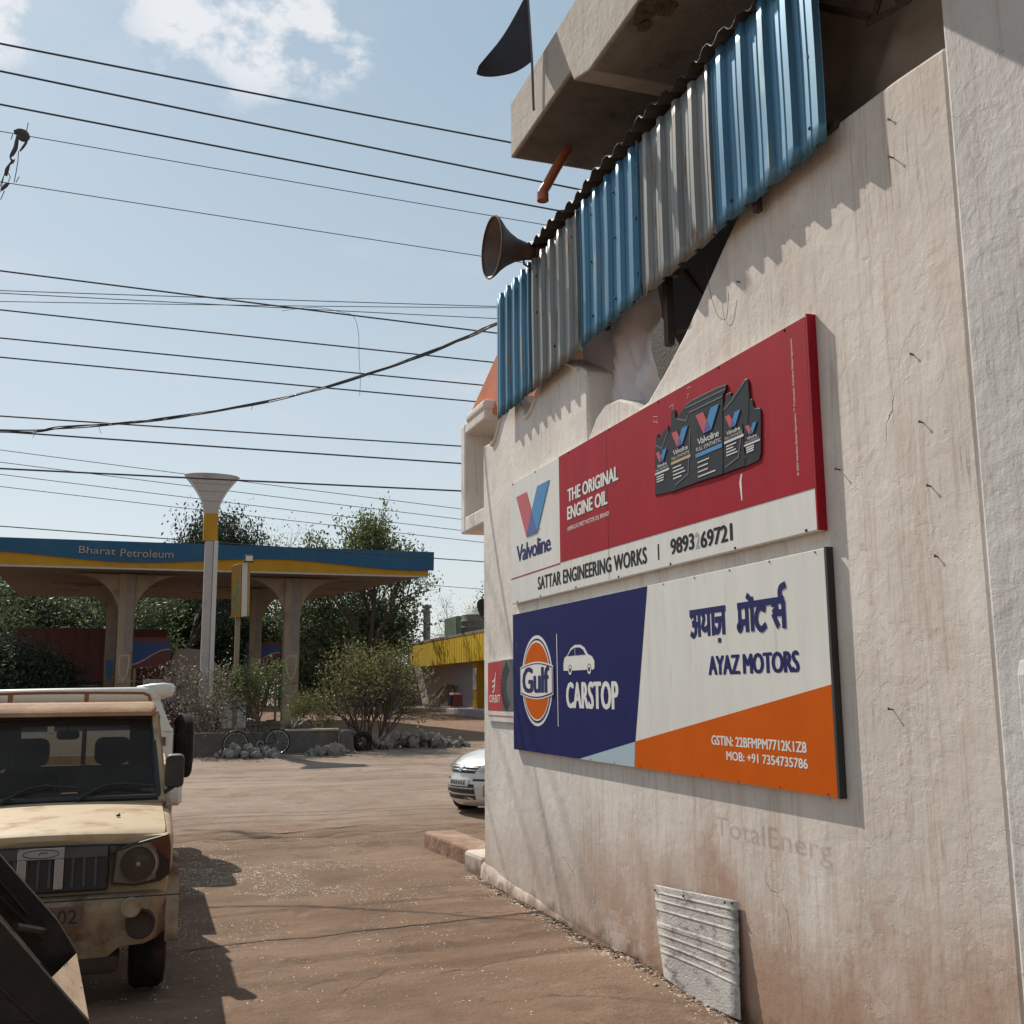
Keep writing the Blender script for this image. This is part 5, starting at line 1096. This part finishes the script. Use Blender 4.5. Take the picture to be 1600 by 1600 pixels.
# things on the office roof and in front of it
MBt = lambda: MB()
CH = thing('roof_vent_pipe', (14.6, 57.5, 4.55), 'grey vent pipe with a capped head on the office roof', 'pipe')
MB().lathe((14.6, 57.5, 4.55), (0, 0, 1), [(0, .20), (1.55, .20), (1.55, .28), (1.62, .28), (1.62, .16), (1.8, .16), (1.8, .27), (1.95, .27), (1.96, .001)], 16).build('pipe', mat('vent_grey', (.20, .20, .21), .6), CH, smooth=40)
tag(MB().box(14.7, 16.0, 51.9, 54.2, 4.551, 5.55).build('roof_crate', mat('green_crate', (.10, .16, .10), .7, var=.3), bevel=.04, loc=(15.4, 53, 4.55)), 'square green box on the office roof beside the tank', 'box')
tag(MB().lathe((15.0, 49.3, 4.551), (0, 0, 1), [(0, .75), (.25, .80), (.30, .77), (.55, .80), (.60, .77), (.85, .72), (.95, .4), (1.0, .25), (1.05, .001)], 24).build('water_tank', mat('olive_tank', (.14, .13, .085), .6, var=.2), smooth=30, loc=(15.0, 49.3, 4.55)), 'olive ribbed water tank on the office roof', 'water tank')
DS = thing('satellite_dish', (14.9, 46.6, 4.55), 'dark round satellite dish tilted on the office roof edge', 'satellite dish')
MB().lathe((14.85, 46.5, 5.45), (-.75, -.3, -.55), [(0, .001), (.03, .3), (.10, .55), (.20, .72)], 28).build('dish', mat('dish_dark', (.06, .05, .045), .6), DS, smooth=60)
MB().tube([(14.9, 46.6, 4.55), (14.9, 46.6, 5.35)], .05, 8).tube([(14.4, 46.3, 5.1), (14.8, 46.5, 5.4)], .02, 6).build('stand', M_plast, DS)
RM = thing('red_machine', (14.0, 49.8, 1.02), 'small dark red engine standing on the office plinth', 'machine')
MB().loft([[(13.8, 49.3, 1.1), (14.3, 49.3, 1.1), (14.3, 50.2, 1.1), (13.8, 50.2, 1.1)], [(13.8, 49.4, 1.65), (14.3, 49.4, 1.65), (14.3, 50.0, 1.75), (13.8, 50.0, 1.75)]]).build('engine', mat('machine_red', (.14, .025, .02), .6), RM, bevel=.04)
MB().lathe((13.78, 49.6, 1.42), (-1, 0, 0), [(0, .25), (.05, .27), (.1, .25), (.1, .001)], 18).build('flywheel', M_plast, RM)
MB().tube([(14.1, 50.1, 1.7), (14.1, 50.2, 2.05)], .05, 8).build('exhaust', M_plast, RM)
PK = thing('stacked_planks', (13.9, 53.2, 1.02), 'old planks and poles leaning on the office wall', 'planks')
for k in range(9):
    y = 52.2+k*.28; a = random.uniform(-.25, .25)
    MB().loft([[(13.75+random.uniform(0, .2), y, 1.02), (13.9, y, 1.02), (13.9, y+.16, 1.02), (13.75, y+.16, 1.02)], [(14.7, y+a, 1.7+random.uniform(0, .5)), (14.8, y+a, 2.1), (14.8, y+a+.16, 2.1), (14.7, y+a+.16, 1.9)]]).build('plank', mat('old_wood', (.17, .12, .07), .85, var=.3, stretch=(1, 6, 1)), PK)
AF = thing('folding_board', (12.6, 53.5, .95), 'white A-frame board standing on the forecourt beside the planks', 'board')
for s in (-1, 1): MB().loft([[(11.5, 53.5+s*.4, .93), (12.3, 53.5+s*.4, .93), (12.3, 53.5+s*.4+.04, .93), (11.5, 53.5+s*.4+.04, .93)], [(11.5, 53.5+s*.04, 1.7), (12.3, 53.5+s*.04, 1.7), (12.3, 53.5+s*.04+.04, 1.7), (11.5, 53.5+s*.04+.04, 1.7)]]).build('board', mat('board_grey', (.26, .235, .22), .7), AF)

# ------------------------------------------------------------------ planter, tyre, bicycle, rubble
PLN = thing('planter_wall', (3, 29.6, .2), 'low grey planter wall with the bicycle against it', 'planter')
M_plc = mat('planter_concrete', (.105, .09, .08), .95, var=.2, bump=.4, dirt=(.17, .12, .09), dscale=3)
MB().box(.2, 5.0, 29.25, 29.5, -.1, .78).box(4.8, 5.0, 29.51, 32.2, -.1, .78).build('wall', M_plc, PLN, bevel=.02)
MB().box(.0, 4.79, 29.51, 32.2, .0, .70).build('soil', M_earth, PLN)
MB().box(3.6, 5.02, 29.22, 29.53, .781, .84).build('coping', mat('coping_tan', (.36, .30, .24), .9, var=.2), PLN, bevel=.015)
tag(MB().loft([[(4.98, 29.0, .1), (5.42, 29.0, .1), (5.42, 29.3, .1), (4.98, 29.3, .1)], [(5.06, 29.05, .8), (5.34, 29.05, .8), (5.34, 29.3, .8), (5.06, 29.3, .8)]]).build('concrete_bollard', M_plc, bevel=.04, loc=(5.2, 29.1, .2)), 'grey concrete block ending the planter wall', 'concrete block')
tag(MB().torus((5.70, 29.5, .46), (.25, -1, .15), .22, .085, 28, 10).build('old_tyre', M_tyre, smooth=60, loc=(5.7, 29.5, .2)), 'worn tyre leaning beside the concrete block', 'tyre')
mb = MB()
for k in range(1400):
    x, y = random.uniform(2.2, 4.7), random.uniform(29.55, 31); h = random.uniform(.03, .14); a = random.random()*6.28; c_, s_ = math.cos(a)*.012, math.sin(a)*.012
    mb.add([(x-c_, y-s_, .70), (x+c_, y+s_, .70), (x+random.uniform(-.04, .04), y+random.uniform(-.04, .04), .70+h)], [(0, 1, 2)])
tag(mb.build('grass', mat('grass_blade', (.10, .13, .03), .7, var=.4, trans=.3)), 'short grass on top of the planter', 'grass', kind='stuff')
BI = thing('bicycle', (2.85, 28.75, .2), 'black bicycle leaning on the planter wall', 'bicycle')
M_bk = mat('bike_black', (.02, .018, .017), .5)
y = 28.78
for x, z in ((3.33, .54), (2.28, .50)):
    wh = MB().torus((x, y, z), (0, 1, 0), .315, .018, 40, 8).build('wheel', M_tyre, BI, smooth=60)
    MB().torus((x, y, z), (0, 1, 0), .292, .009, 40, 6).build('rim', M_chrome, wh, smooth=60)
    mb = MB()
    for k in range(14): a = k*6.283/14; mb.tube([(x, y+(.02 if k % 2 else -.02), z), (x+.29*math.cos(a), y, z+.29*math.sin(a))], .0025, 4)
    mb.lathe((x, y-.04, z), (0, 1, 0), [(0, .02), (.08, .02)], 10, True); mb.build('spokes', M_chrome, wh)
    mb = MB(); secs = []
    for k in range(11): a = R(20+k*14); secs.append([(x+.352*math.cos(a), y-.03, z+.352*math.sin(a)), (x+.352*math.cos(a), y+.03, z+.352*math.sin(a)), (x+.358*math.cos(a), y, z+.358*math.sin(a))])
    mb.loft(secs); mb.build('mudguard', M_bk, BI)
mb = MB()
hd, st, bb, rw, fwx = (2.55, y, .98), (3.08, y, 1.0), (2.90, y, .48), (3.33, y, .54), (2.28, y, .50)
for a, b in ((hd, st), (hd, bb), (st, bb), (bb, rw), (st, rw), (hd, fwx)): mb.tube([a, b], .016, 8)
mb.tube([hd, (2.60, y, 1.12)], .014, 8); fm = mb.build('frame', M_bk, BI, smooth=50)
MB().tube(smoothpts([(2.74, y-.26, 1.10), (2.60, y-.24, 1.14), (2.57, y, 1.12), (2.60, y+.24, 1.14), (2.74, y+.26, 1.10)], 4), .012, 8).build('handlebar', M_chrome, BI, smooth=60)
MB().loft([[(3.02, y-.03, 1.06), (3.02, y+.03, 1.06), (3.02, y+.03, 1.10), (3.02, y-.03, 1.10)], [(3.26, y-.10, 1.06), (3.26, y+.10, 1.06), (3.26, y+.10, 1.12), (3.26, y-.10, 1.12)]]).tube([(3.09, y, 1.0), (3.12, y, 1.07)], .013, 6).build('saddle', M_bk, BI, bevel=.01)
MB().torus((2.90, y-.03, .48), (0, 1, 0), .09, .008, 24, 6).tube([(2.90, y-.06, .48), (2.97, y-.06, .35)], .01, 6).box(2.93, 3.02, y-.14, y-.06, .335, .36).tube([(2.90, y+.06, .48), (2.83, y+.06, .61)], .01, 6).build('crank', M_chrome, BI)
# rubble stones
def rock_mesh(seed):
    bm = bmesh.new(); bmesh.ops.create_icosphere(bm, subdivisions=2, radius=1)
    for v in bm.verts:
        d = noise.noise(v.co*1.3+Vector((seed*7, 0, 0)))*.5+noise.noise(v.co*3+Vector((0, seed*5, 0)))*.25; v.co *= 1+d; v.co.z *= .75
    me = bpy.data.meshes.new('rubble_stone'); bm.to_mesh(me); bm.free(); return me
M_rock = mat('broken_stone', (.21, .185, .165), .95, var=.45, vscale=2, bump=.6, bscale=4, dirt=(.30, .20, .14), dscale=2)
RM_ = [rock_mesh(k) for k in range(5)]
for me in RM_: me.materials.append(M_rock)
def heap(x0, x1, yc, hh, n, lab, grp):
    for k in range(n):
        t = random.random(); x = x0+(x1-x0)*t; e = math.sin(math.pi*t)**.6; yy = yc+random.gauss(0, .16); s = (.035+.11*random.random()**1.8)*(.7+.5*e)
        o = bpy.data.objects.new('rubble_stone', RM_[k % 5]); col.objects.link(o)
        o.location = (x, yy, hgt(x, yy)+random.random()**1.5*hh*e+s*.35); o.rotation_euler = (random.random()*6, random.random()*6, random.random()*6); o.scale = (s*random.uniform(.8, 1.3), s, s*random.uniform(.7, 1))
        tag(o, lab, 'stone', grp)
heap(1.75, 3.35, 28.35, .22, 60, 'grey broken stone in the heap before the bicycle', 'stones heaped before the bicycle')
heap(4.0, 5.3, 28.5, .12, 26, 'grey broken stone strewn before the planter end block', 'stones strewn before the planter end')
heap(5.4, 8.9, 30.0, .30, 130, 'grey broken stone in the bank before the big bare bush', 'stones banked before the bare bush')
mb = MB()
for _ in range(1600):
    x = random.uniform(1.4, 9.6); y_ = (28.2 if x < 5.3 else 29.7)+random.gauss(0, .28); chip(x, y_, random.uniform(.012, .04))
tag(mb.build('rubble_crumbs', M_rock), 'fine grey stone crumbs along the road edge', 'gravel', kind='stuff')

# ------------------------------------------------------------------ people at the station
M_skin = mat('skin_brown', (.16, .085, .055), .6); M_hair = mat('hair_black', (.012, .010, .010), .6)
def person(loc, rz, shirt, trousers, label, pose=0):
    V_ = []; E_ = []; Rr = []
    def j(p, r, par=None):
        V_.append(p); Rr.append(r)
        if par is not None: E_.append((par, len(V_)-1))
        return len(V_)-1
    pel = j((0, 0, .95), .14); ch_ = j((0, .01, 1.18), .15, pel); sh = j((0, 0, 1.40), .13, ch_); nk_ = j((0, 0, 1.50), .055, sh); h1 = j((0, -.01, 1.58), .085, nk_); h2 = j((0, -.01, 1.68), .09, h1)
    nose = j((0, -.10, 1.61), .018, h1)
    for s in (-1, 1):
        a = j((s*.18, 0, 1.40), .065, sh); el = j((s*.24, .02+.02*pose, 1.13), .045, a); wr = j((s*.24, -.12-.1*pose, .92), .032, el); pm = j((s*.24, -.16-.1*pose, .85), .035, wr)
        for q in range(4): f_ = j((s*(.215+.018*q), -.19-.1*pose, .79), .009, pm); j((s*(.215+.018*q), -.19-.1*pose, .76+.004*abs(q-1)), .008, f_)
        j((s*.205, -.20-.1*pose, .83), .010, pm)
        hp = j((s*.09, 0, .90), .095, pel); kn = j((s*.10, -.02, .50), .065, hp); an = j((s*.10, .02, .09), .042, kn); j((s*.11, -.14, .04), .040, an)
    me = bpy.data.meshes.new('tmp'); me.from_pydata(V_, E_, []); o = bpy.data.objects.new('tmp', me); col.objects.link(o)
    md = o.modifiers.new('s', 'SKIN'); 
    for k, d in enumerate(me.skin_vertices[0].data): d.radius = (Rr[k], Rr[k]); d.use_root = (k == 0)
    sb = o.modifiers.new('u', 'SUBSURF'); sb.levels = 2; sb.render_levels = 2
    bpy.context.view_layer.update(); fin = bpy.data.meshes.new_from_object(o.evaluated_get(bpy.context.evaluated_depsgraph_get())); bpy.data.objects.remove(o)
    fin.name = 'person'; fin.materials.clear()
    for m_ in (M_skin, shirt, trousers, M_plast): fin.materials.append(m_)
    for p in fin.polygons:
        c = p.center; p.use_smooth = True
        p.material_index = 3 if c.z < .075 else 2 if c.z < .96 and abs(c.x) < .2 and c.y > -.12 else 0 if (c.z > 1.47 or (abs(c.x) > .19 and c.z < 1.16)) else 1
    b = bpy.data.objects.new('person', fin); col.objects.link(b); b.location = loc; b.rotation_euler = (0, 0, rz); tag(b, label, 'person')
    hb = bmesh.new(); bmesh.ops.create_uvsphere(hb, u_segments=14, v_segments=10, radius=.112)
    for v in hb.verts: v.co = Vector((v.co.x*.95, v.co.y*1.05+.015, v.co.z*1.05+1.66))
    bmesh.ops.delete(hb, geom=[v for v in hb.verts if v.co.z < 1.64 or (v.co.y < -.06 and v.co.z < 1.69)], context='VERTS')
    hm = bpy.data.meshes.new('hair'); hb.to_mesh(hm); hb.free(); hm.materials.append(M_hair)
    ho = bpy.data.objects.new('hair', hm); col.objects.link(ho); ho.parent = b
person((.70, 31.9, .62), .5, mat('shirt_grey_blue', (.17, .18, .24), .85), mat('trousers_dark', (.03, .03, .035), .9), 'person in a grey blue shirt behind the spare wheel')
person((2.25, 37.8, hbase(37.8)), -.4, mat('shirt_navy', (.02, .03, .08), .85), mat('trousers_maroon', (.10, .02, .02), .9), 'person in navy shirt and dark red trousers near the pylon foot', 1)
#PART3

# ------------------------------------------------------------------ trees, bushes
def leaf_mat(name, a, b, trans=.4):
    mt = bpy.data.materials.new(name); mt.use_nodes = True; n = mt.node_tree.nodes; l = mt.node_tree.links; bs = n['Principled BSDF']
    geo = n.new('ShaderNodeNewGeometry')
    try: rnd = geo.outputs['Random Per Island']
    except Exception: rnd = geo.outputs['Pointiness']
    mx = n.new('ShaderNodeMix'); mx.data_type = 'RGBA'; mx.inputs['A'].default_value = (*a, 1); mx.inputs['B'].default_value = (*b, 1); l.new(rnd, mx.inputs['Factor'])
    c = mx.outputs['Result']; l.new(c, bs.inputs['Base Color']); bs.inputs['Roughness'].default_value = .55; bs.inputs['Specular IOR Level'].default_value = .35
    tr = n.new('ShaderNodeBsdfTranslucent'); l.new(c, tr.inputs[0]); ms = n.new('ShaderNodeMixShader'); ms.inputs[0].default_value = trans
    l.new(bs.outputs[0], ms.inputs[1]); l.new(tr.outputs[0], ms.inputs[2]); l.new(ms.outputs[0], n['Material Output'].inputs[0]); return mt
M_bark = mat('bark', (.085, .06, .045), .95, var=.3, bump=.6, bscale=15)
M_twig = mat('twig_brown', (.10, .065, .05), .9, var=.3)
M_leaf_dark = leaf_mat('leaf_dark', (.025, .036, .022), (.06, .08, .045), .35)
M_leaf_mid = leaf_mat('leaf_mid', (.055, .075, .036), (.13, .16, .07), .45)
M_leaf_bright = leaf_mat('leaf_bright', (.065, .09, .03), (.17, .20, .07), .48)
M_leaf_dry = leaf_mat('leaf_dry', (.085, .095, .03), (.26, .25, .09), .42)
M_leaf_pale = leaf_mat('leaf_pale', (.09, .085, .05), (.24, .21, .15), .35)
def grow(base, height, spread, nb, levels, r0, rg, up=.5, first=.3, lean=(0, 0)):
    """a trunk with forking limbs: returns tube list and twig ends"""
    tubes = []; ends = []
    def br(p, d, L, r, lev):
        n = 4; pts_ = [p]; q = p; dd = d.copy()
        for k in range(n):
            dd = (dd+Vector(rg.normal(0, .16, 3))+Vector((0, 0, .06*up))).normalized(); q = q+dd*L/n; pts_.append(q)
        tubes.append((pts_, [r*(1-.13*k) for k in range(n+1)]))
        if lev == 0: ends.append((q, dd)); ends.append(((pts_[2]+pts_[3])/2, dd)); return
        kids = nb+int(rg.integers(0, 2))
        for k in range(kids):
            a = rg.random()*6.283; t = rg.uniform(.45, 1.0); o_ = pts_[0].lerp(pts_[-1], 0) if False else pts_[min(n, max(1, int(round(t*n))))]
            side = dd.orthogonal().normalized(); side = Matrix.Rotation(a, 3, dd) @ side
            nd = (dd*rg.uniform(.45, .9)+side*rg.uniform(.6, 1.0)*spread+Vector((0, 0, up*.3))).normalized()
            br(o_, nd, L*rg.uniform(.58, .8), r*.55, lev-1)
        br(pts_[-1], dd, L*.7, r*.55, lev-1)
    br(Vector(base), Vector((lean[0], lean[1], 1)).normalized(), height*first, r0, levels)
    return tubes, ends
def leaves(ends, per, rad, s, rg, flat=1., aspect=.5):
    vs = []; fs = []
    for e, d in ends:
        k = int(per*rg.uniform(.4, 1.5))
        C_ = np.array(e)+rg.normal(0, rad, (k, 3))*np.array([1, 1, flat])
        for c in C_:
            a = rg.normal(0, 1, 3); a /= np.linalg.norm(a); b = np.cross(a, rg.normal(0, 1, 3)); b /= np.linalg.norm(b)+1e-9
            L = s*rg.uniform(.6, 1.4); W_ = L*aspect; o = len(vs)
            vs += [c-a*L/2, c+b*W_/2, c+a*L/2, c-b*W_/2]; fs.append((o, o+1, o+2, o+3))
    return vs, fs
def tree_meshes(height, spread, nb, levels, r0, per, rad, ls, seed, lm, bark=None, up=.5, first=.3, multi=1, lean=.0, flat=1., rmin=.0, sides=5):
    rg = np.random.default_rng(seed); T_ = []; E_ = []
    for k in range(multi):
        a = 6.283*k/multi+rg.random(); ln = (math.cos(a)*lean, math.sin(a)*lean)
        t, e = grow((math.cos(a)*.12*(multi > 1), math.sin(a)*.12*(multi > 1), -.2), height, spread, nb, levels, r0, rg, up, first, ln); T_ += t; E_ += e
    top = max(e[0].z for e in E_); k = height/top
    mb = MB()
    for p, r in T_: mb.tube([q*k for q in p], [max(rmin, x) for x in r], sides, cap=False)
    E_ = [(e*k, d) for e, d in E_]
    vs, fs = leaves(E_, per, rad, ls, rg, flat)
    def raw(nm, v, f, m_):
        me = bpy.data.meshes.new(nm); me.from_pydata([tuple(q) for q in v], [], f); me.materials.append(m_); return me
    mt_ = raw('trunk', mb.v, mb.f, bark or M_bark); mt_.shade_smooth()
    return mt_, raw('crown', vs, fs, lm)
def plant(name, meshes, loc, rz, sc, label, cat, group=None, parts=('trunk', 'crown')):
    t = bpy.data.objects.new(name, None); col.objects.link(t); t.location = loc; t.rotation_euler = (0, 0, rz); t.scale = sc if isinstance(sc, tuple) else (sc, sc, sc); t.empty_display_size = .3
    tag(t, label, cat, group)
    for nm, me in zip(parts, meshes): o = bpy.data.objects.new(nm, me); col.objects.link(o); o.parent = t
    return t
T_dark = tree_meshes(10, .8, 3, 4, .28, 20, .42, .24, 11, M_leaf_dark, first=.30)
T_mid = tree_meshes(8, 1.0, 3, 4, .24, 17, .45, .22, 12, M_leaf_mid, first=.26)
T_mid2 = tree_meshes(8, 1.1, 3, 4, .24, 15, .45, .22, 15, M_leaf_mid, first=.22)
T_bright = tree_meshes(10, .75, 3, 4, .22, 9, .28, .20, 13, M_leaf_bright, first=.30, up=.9)
T_thin = tree_meshes(9, .9, 3, 4, .16, 5, .45, .14, 14, M_leaf_dry, first=.3)
plant('tree', T_dark, (2.0, 62, 1), .3, (.72, .72, 1.16), 'dark dense tree rising behind the canopy beside the flared pylon', 'tree')
plant('tree', T_thin, (6.6, 66, 1), 1.3, (1.0, 1.0, 1.22), 'sparse grey tree showing just above the canopy right of the pylon', 'tree')
plant('tree', T_thin, (9.0, 68, 1), 2.2, 1.12, 'faint twiggy tree barely clearing the canopy top', 'tree')
plant('tree', T_bright, (11.2, 53.0, 1), .6, (.80, .80, 1.03), 'tall bright green tree behind the right end of the canopy', 'tree')
plant('tree', T_mid, (10.4, 55.5, 1), 2.6, (.95, .95, .92), 'full dark green tree under the bright green tall one', 'tree')
wood = [(-12, 66, 1.05), (-8.4, 64, .98), (-5.2, 67, 1.05), (-2.6, 65, 1.0), (.6, 68, .95), (3.4, 66, .85), (6.0, 69, .9), (8.3, 64, .78), (14.5, 72, .85), (-16, 70, 1.1), (-1.0, 60, .72), (-10, 58, .8)]
for i, (x, y, s) in enumerate(wood):
    plant('tree', (T_mid, T_mid2)[i % 2], (x, y, .8), i*1.7, (s*1.15, s*1.15, s), 'green tree in the hazy row behind the petrol station', 'tree', 'trees in the row behind the petrol station')
plant('tree', tree_meshes(6.6, .9, 3, 4, .14, 16, .40, .16, 21, M_leaf_bright, first=.25), (18.9, 64, 1), .4, 1.0, 'spiky light green tree behind the office roof', 'tree')
plant('tree', T_thin, (17.2, 61, 1), 2.9, (.5, .5, .72), 'bare forked sapling behind the green roof box', 'tree')
# dark bush at the far left
B_dark = tree_meshes(3.2, 1.1, 4, 3, .08, 60, .35, .12, 31, M_leaf_dark, first=.25, multi=3, lean=.5)
plant('bush', B_dark, (-4.6, 41, .5), .2, (1.1, 1.1, 1.0), 'almost black bush at the far left before the maroon truck', 'bush', parts=('stems', 'crown'))
# large multi-stemmed bush
B_big = tree_meshes(3.05, .75, 3, 3, .042, 3.6, .13, .078, 52, M_leaf_dry, M_twig, first=.42, multi=13, lean=.50, up=.55, rmin=.004, sides=4)
plant('bush', B_big, (6.15, 30.6, .28), 0, (.95, .85, 1.03), 'large many-stemmed bush with sparse dry leaves behind the stone bank', 'bush', parts=('stems', 'crown'))
B_green = tree_meshes(2.1, .8, 3, 3, .03, 7, .12, .08, 42, M_leaf_bright, M_twig, first=.34, multi=3, lean=.35, up=.5, rmin=.004, sides=4)
plant('shrub', B_green, (3.05, 30.6, .68), 0, 1.0, 'green leafy shrub growing in the planter above the bicycle', 'shrub', parts=('stems', 'crown'))
B_pale = tree_meshes(1.9, .9, 3, 3, .03, 3.4, .16, .085, 43, M_leaf_pale, M_twig, first=.36, multi=4, lean=.5, up=.3, rmin=.005, sides=4)
plant('shrub', B_pale, (1.12, 30.2, .68), 0, 1.0, 'pale leaved straggly shrub at the pylon foot beside the white off-roader', 'shrub', parts=('stems', 'crown'))
B_small = tree_meshes(1.5, .9, 3, 3, .025, 9, .16, .06, 44, M_leaf_dry, M_twig, first=.34, multi=3, lean=.4, up=.3, rmin=.004, sides=4)
plant('shrub', B_small, (4.5, 31.4, .68), 0, (.7, .7, .8), 'dry shrub at the planter end before the right pillar', 'shrub', parts=('stems', 'crown'))
# spiky palm clump
mb = MB(); rg = np.random.default_rng(5)
for k in range(46):
    a = rg.random()*6.283; L = rg.uniform(.35, .8); e = rg.uniform(.2, 1.2); c_, s_ = math.cos(a), math.sin(a)
    P_ = [(3.9+c_*L*t*math.cos(e*(1-.5*t)), 30.3+s_*L*t*math.cos(e), .70+L*t*math.sin(e)-.25*L*t*t) for t in (0, .4, .75, 1)]
    W_ = [.02, .022, .014, .002]
    mb.add([(p[0]-s_*w_, p[1]+c_*w_, p[2]) for p, w_ in zip(P_, W_)]+[(p[0]+s_*w_, p[1]-c_*w_, p[2]) for p, w_ in zip(P_, W_)], [(i, i+1, i+5, i+4) for i in range(3)])
tag(mb.build('agave_clump', leaf_mat('leaf_grey', (.10, .105, .08), (.22, .21, .17), .2), loc=(3.9, 30.3, .7)), 'spiky grey leaved clump in the planter right of the shrub', 'plant')

# ------------------------------------------------------------------ overhead wires
M_wire = mat('cable_black', (.035, .038, .045), .6, var=.1)
def pix(px, py, ax, val):                  # point of the plane {axis = val} seen at a pixel of the photograph
    d = fw+rr_*((px-800)/1668.3)-uu_*((py-800)/1668.3); o = Vector((0, 0, 1.8)); return o+d*((val-o[ax])/d[ax])
def wire(p0, p1, y, r, label, sag=.05, over=(.9, .9), y1=None):
    a, b = pix(*p0, 1, y), pix(*p1, 1, y1 or y); d = b-a; a2, b2 = a-d*over[0], b+d*over[1]; n = 28; pts_ = []
    for k in range(n+1):
        t = k/n; p = a2.lerp(b2, t); s0 = over[0]/(1+over[0]+over[1]); s1 = (1+over[0])/(1+over[0]+over[1])
        p.z += sag*((t-s0)*(t-s1))*4; pts_.append(p)
    o = MB().tube(pts_, r, 6).build('overhead_wire', M_wire, smooth=180, loc=pts_[n//2]); return tag(o, label, 'wire', 'overhead wires across the sky')
wire((0, 68), (800, 223), 20, .019, 'topmost thick black wire crossing the sky under the cloud', .10)
wire((0, 111), (880, 291), 20, .019, 'second thick wire from the top passing behind the drain pipe', .10)
wire((0, 163), (850, 325), 20, .018, 'third thick wire from the top ending behind the roof edge', .10)
wire((0, 205), (820, 346), 30, .012, 'thin wire carrying the upper end of the tangled scrap', .06)
wire((0, 284), (750, 400), 30, .012, 'thin wire running behind the horn loudspeaker', .06)
wire((0, 423), (780, 521), 17, .013, 'wire crossing the tight bunch just above the long cable', .05)
wire((0, 454), (780, 479), 22, .009, 'flattest upper wire of the tight bunch', .05)
wire((0, 458), (780, 498), 22, .009, 'middle wire of the tight bunch at the left', .05, y1=23)
wire((0, 471), (780, 481), 22, .008, 'lowest flat wire of the tight bunch at the left', .12)
wire((0, 484), (760, 565), 26, 0.0182, 'wire meeting the orange roof just below the tight bunch', .05)
wire((0, 528), (745, 601), 26, 0.0182, 'wire reaching the middle of the orange roof edge', .05)
wire((0, 558), (737, 627), 26, 0.0182, 'wire reaching the foot of the orange roof', .05)
wire((0, 650), (718, 697), 20, .014, 'wire passing over the left end of the sagging cable', .04)
wire((0, 674), (718, 724), 20, .016, 'thick wire starting at the left end of the sagging cable', .04)
wire((0, 732), (718, 767), 20, .017, 'thick wire running across the flared pylon head', .03)
wire((0, 703), (719, 795), 60, .019, 'far thin wire, highest of those behind the pylon head', .2)
wire((0, 722), (717, 811), 60, .019, 'far thin wire, second of those behind the pylon head', .2)
wire((0, 741), (756, 833), 60, .019, 'far thin wire, third of those behind the pylon head', .2)
wire((0, 760), (759, 848), 60, .019, 'far thin wire, lowest behind the pylon head', .2)
wire((0, 822), (759, 878), 36, .018, 'wire grazing the blue canopy edge', .1)
wire((400, 893), (759, 921), 70, .020, 'lowest faint wire beyond the right end of the canopy', .05)
bun = [(-420, 640, 15), (0, 673, 15), (100, 668, 14.8), (250, 655, 14.3), (380, 635, 13.6), (500, 607, 12.8), (620, 570, 11.8), (720, 530, 10.6), (783, 503, 9.5)]
P_ = smoothpts([tuple(pix(a, b, 1, c)) for a, b, c in bun], 8)
mb = MB()
for k in range(3):
    mb.tube([(p[0], p[1]+.012*math.cos(i*.5+k*2.1), p[2]+.016*math.sin(i*.37+k*2.1)*(1 if k else .4)) for i, p in enumerate(P_)], .009, 6)
for i in (4, 7, 11, 19, 33, 45):
    p = P_[i]; mb.tube([p, (p[0]+random.uniform(-.05, .05), p[1], p[2]-random.uniform(.04, .12))], .003, 4)
tag(mb.build('cable_bundle', M_wire, smooth=60, loc=P_[20]), 'thick twisted cable bundle sagging up to the corner of the blue sheets', 'cable')
pt_ = [tuple(pix(a, b, 1, 17)) for a, b in ((440, 486), (490, 480), (530, 487), (552, 494), (560, 520), (561, 560), (563, 590), (562, 618))]
tag(MB().tube(smoothpts(pt_, 4), .004, 5).build('loose_thread', M_wire, loc=pt_[3]), 'thin loose thread hanging from the wires in mid sky', 'thread')
# scrap of cloth and string tangled on two thin wires
M_scrap = mat('scrap_cloth', (.06, .05, .05), .9, var=.4)
SCR = thing('tangled_scrap', tuple(pix(32, 212, 1, 30)), 'dark tangled rag and string caught on two thin wires', 'rag')
mb = MB(); q = lambda a, b: tuple(pix(a, b, 1, 29.97))
for ln, r in (([(22, 207), (30, 206), (38, 208), (42, 214), (36, 217), (30, 213), (27, 209)], [.03, .05, .05, .05, .045, .04, .02]), ([(28, 210), (26, 222), (24, 232), (19, 241), (16, 246), (19, 252), (15, 257), (11, 265), (9, 274)], [.02, .03, .034, .03, .012, .02, .014, .03, .026]), ([(42, 214), (41, 222), (36, 230), (31, 236)], [.016, .02, .018, .012]), ([(23, 249), (20, 253), (16, 256)], [.008, .02, .012]), ([(14, 286), (9, 290), (2, 297)], [.016, .03, .02])):
    mb.tube(smoothpts([q(*p) for p in ln], 3), [1.8*x for x in np.interp(np.linspace(0, len(r)-1, 3*(len(ln)-1)+1), range(len(r)), r)], 6)
mb.build('rag', M_scrap, SCR)
mb = MB()
for ln in ([(44, 192), (41, 207)], [(29, 236), (28, 252), (25, 270), (22, 285)], [(7, 272), (3, 282), (0, 292)], [(13, 270), (16, 277), (13, 284)], [(30, 276), (25, 285)], [(7, 298), (1, 312)], [(6, 274), (4, 284), (1, 300)], [(20, 210), (17, 218)]):
    mb.tube([q(*p) for p in ln], .011, 4)
mb.build('string', M_wire, SCR)
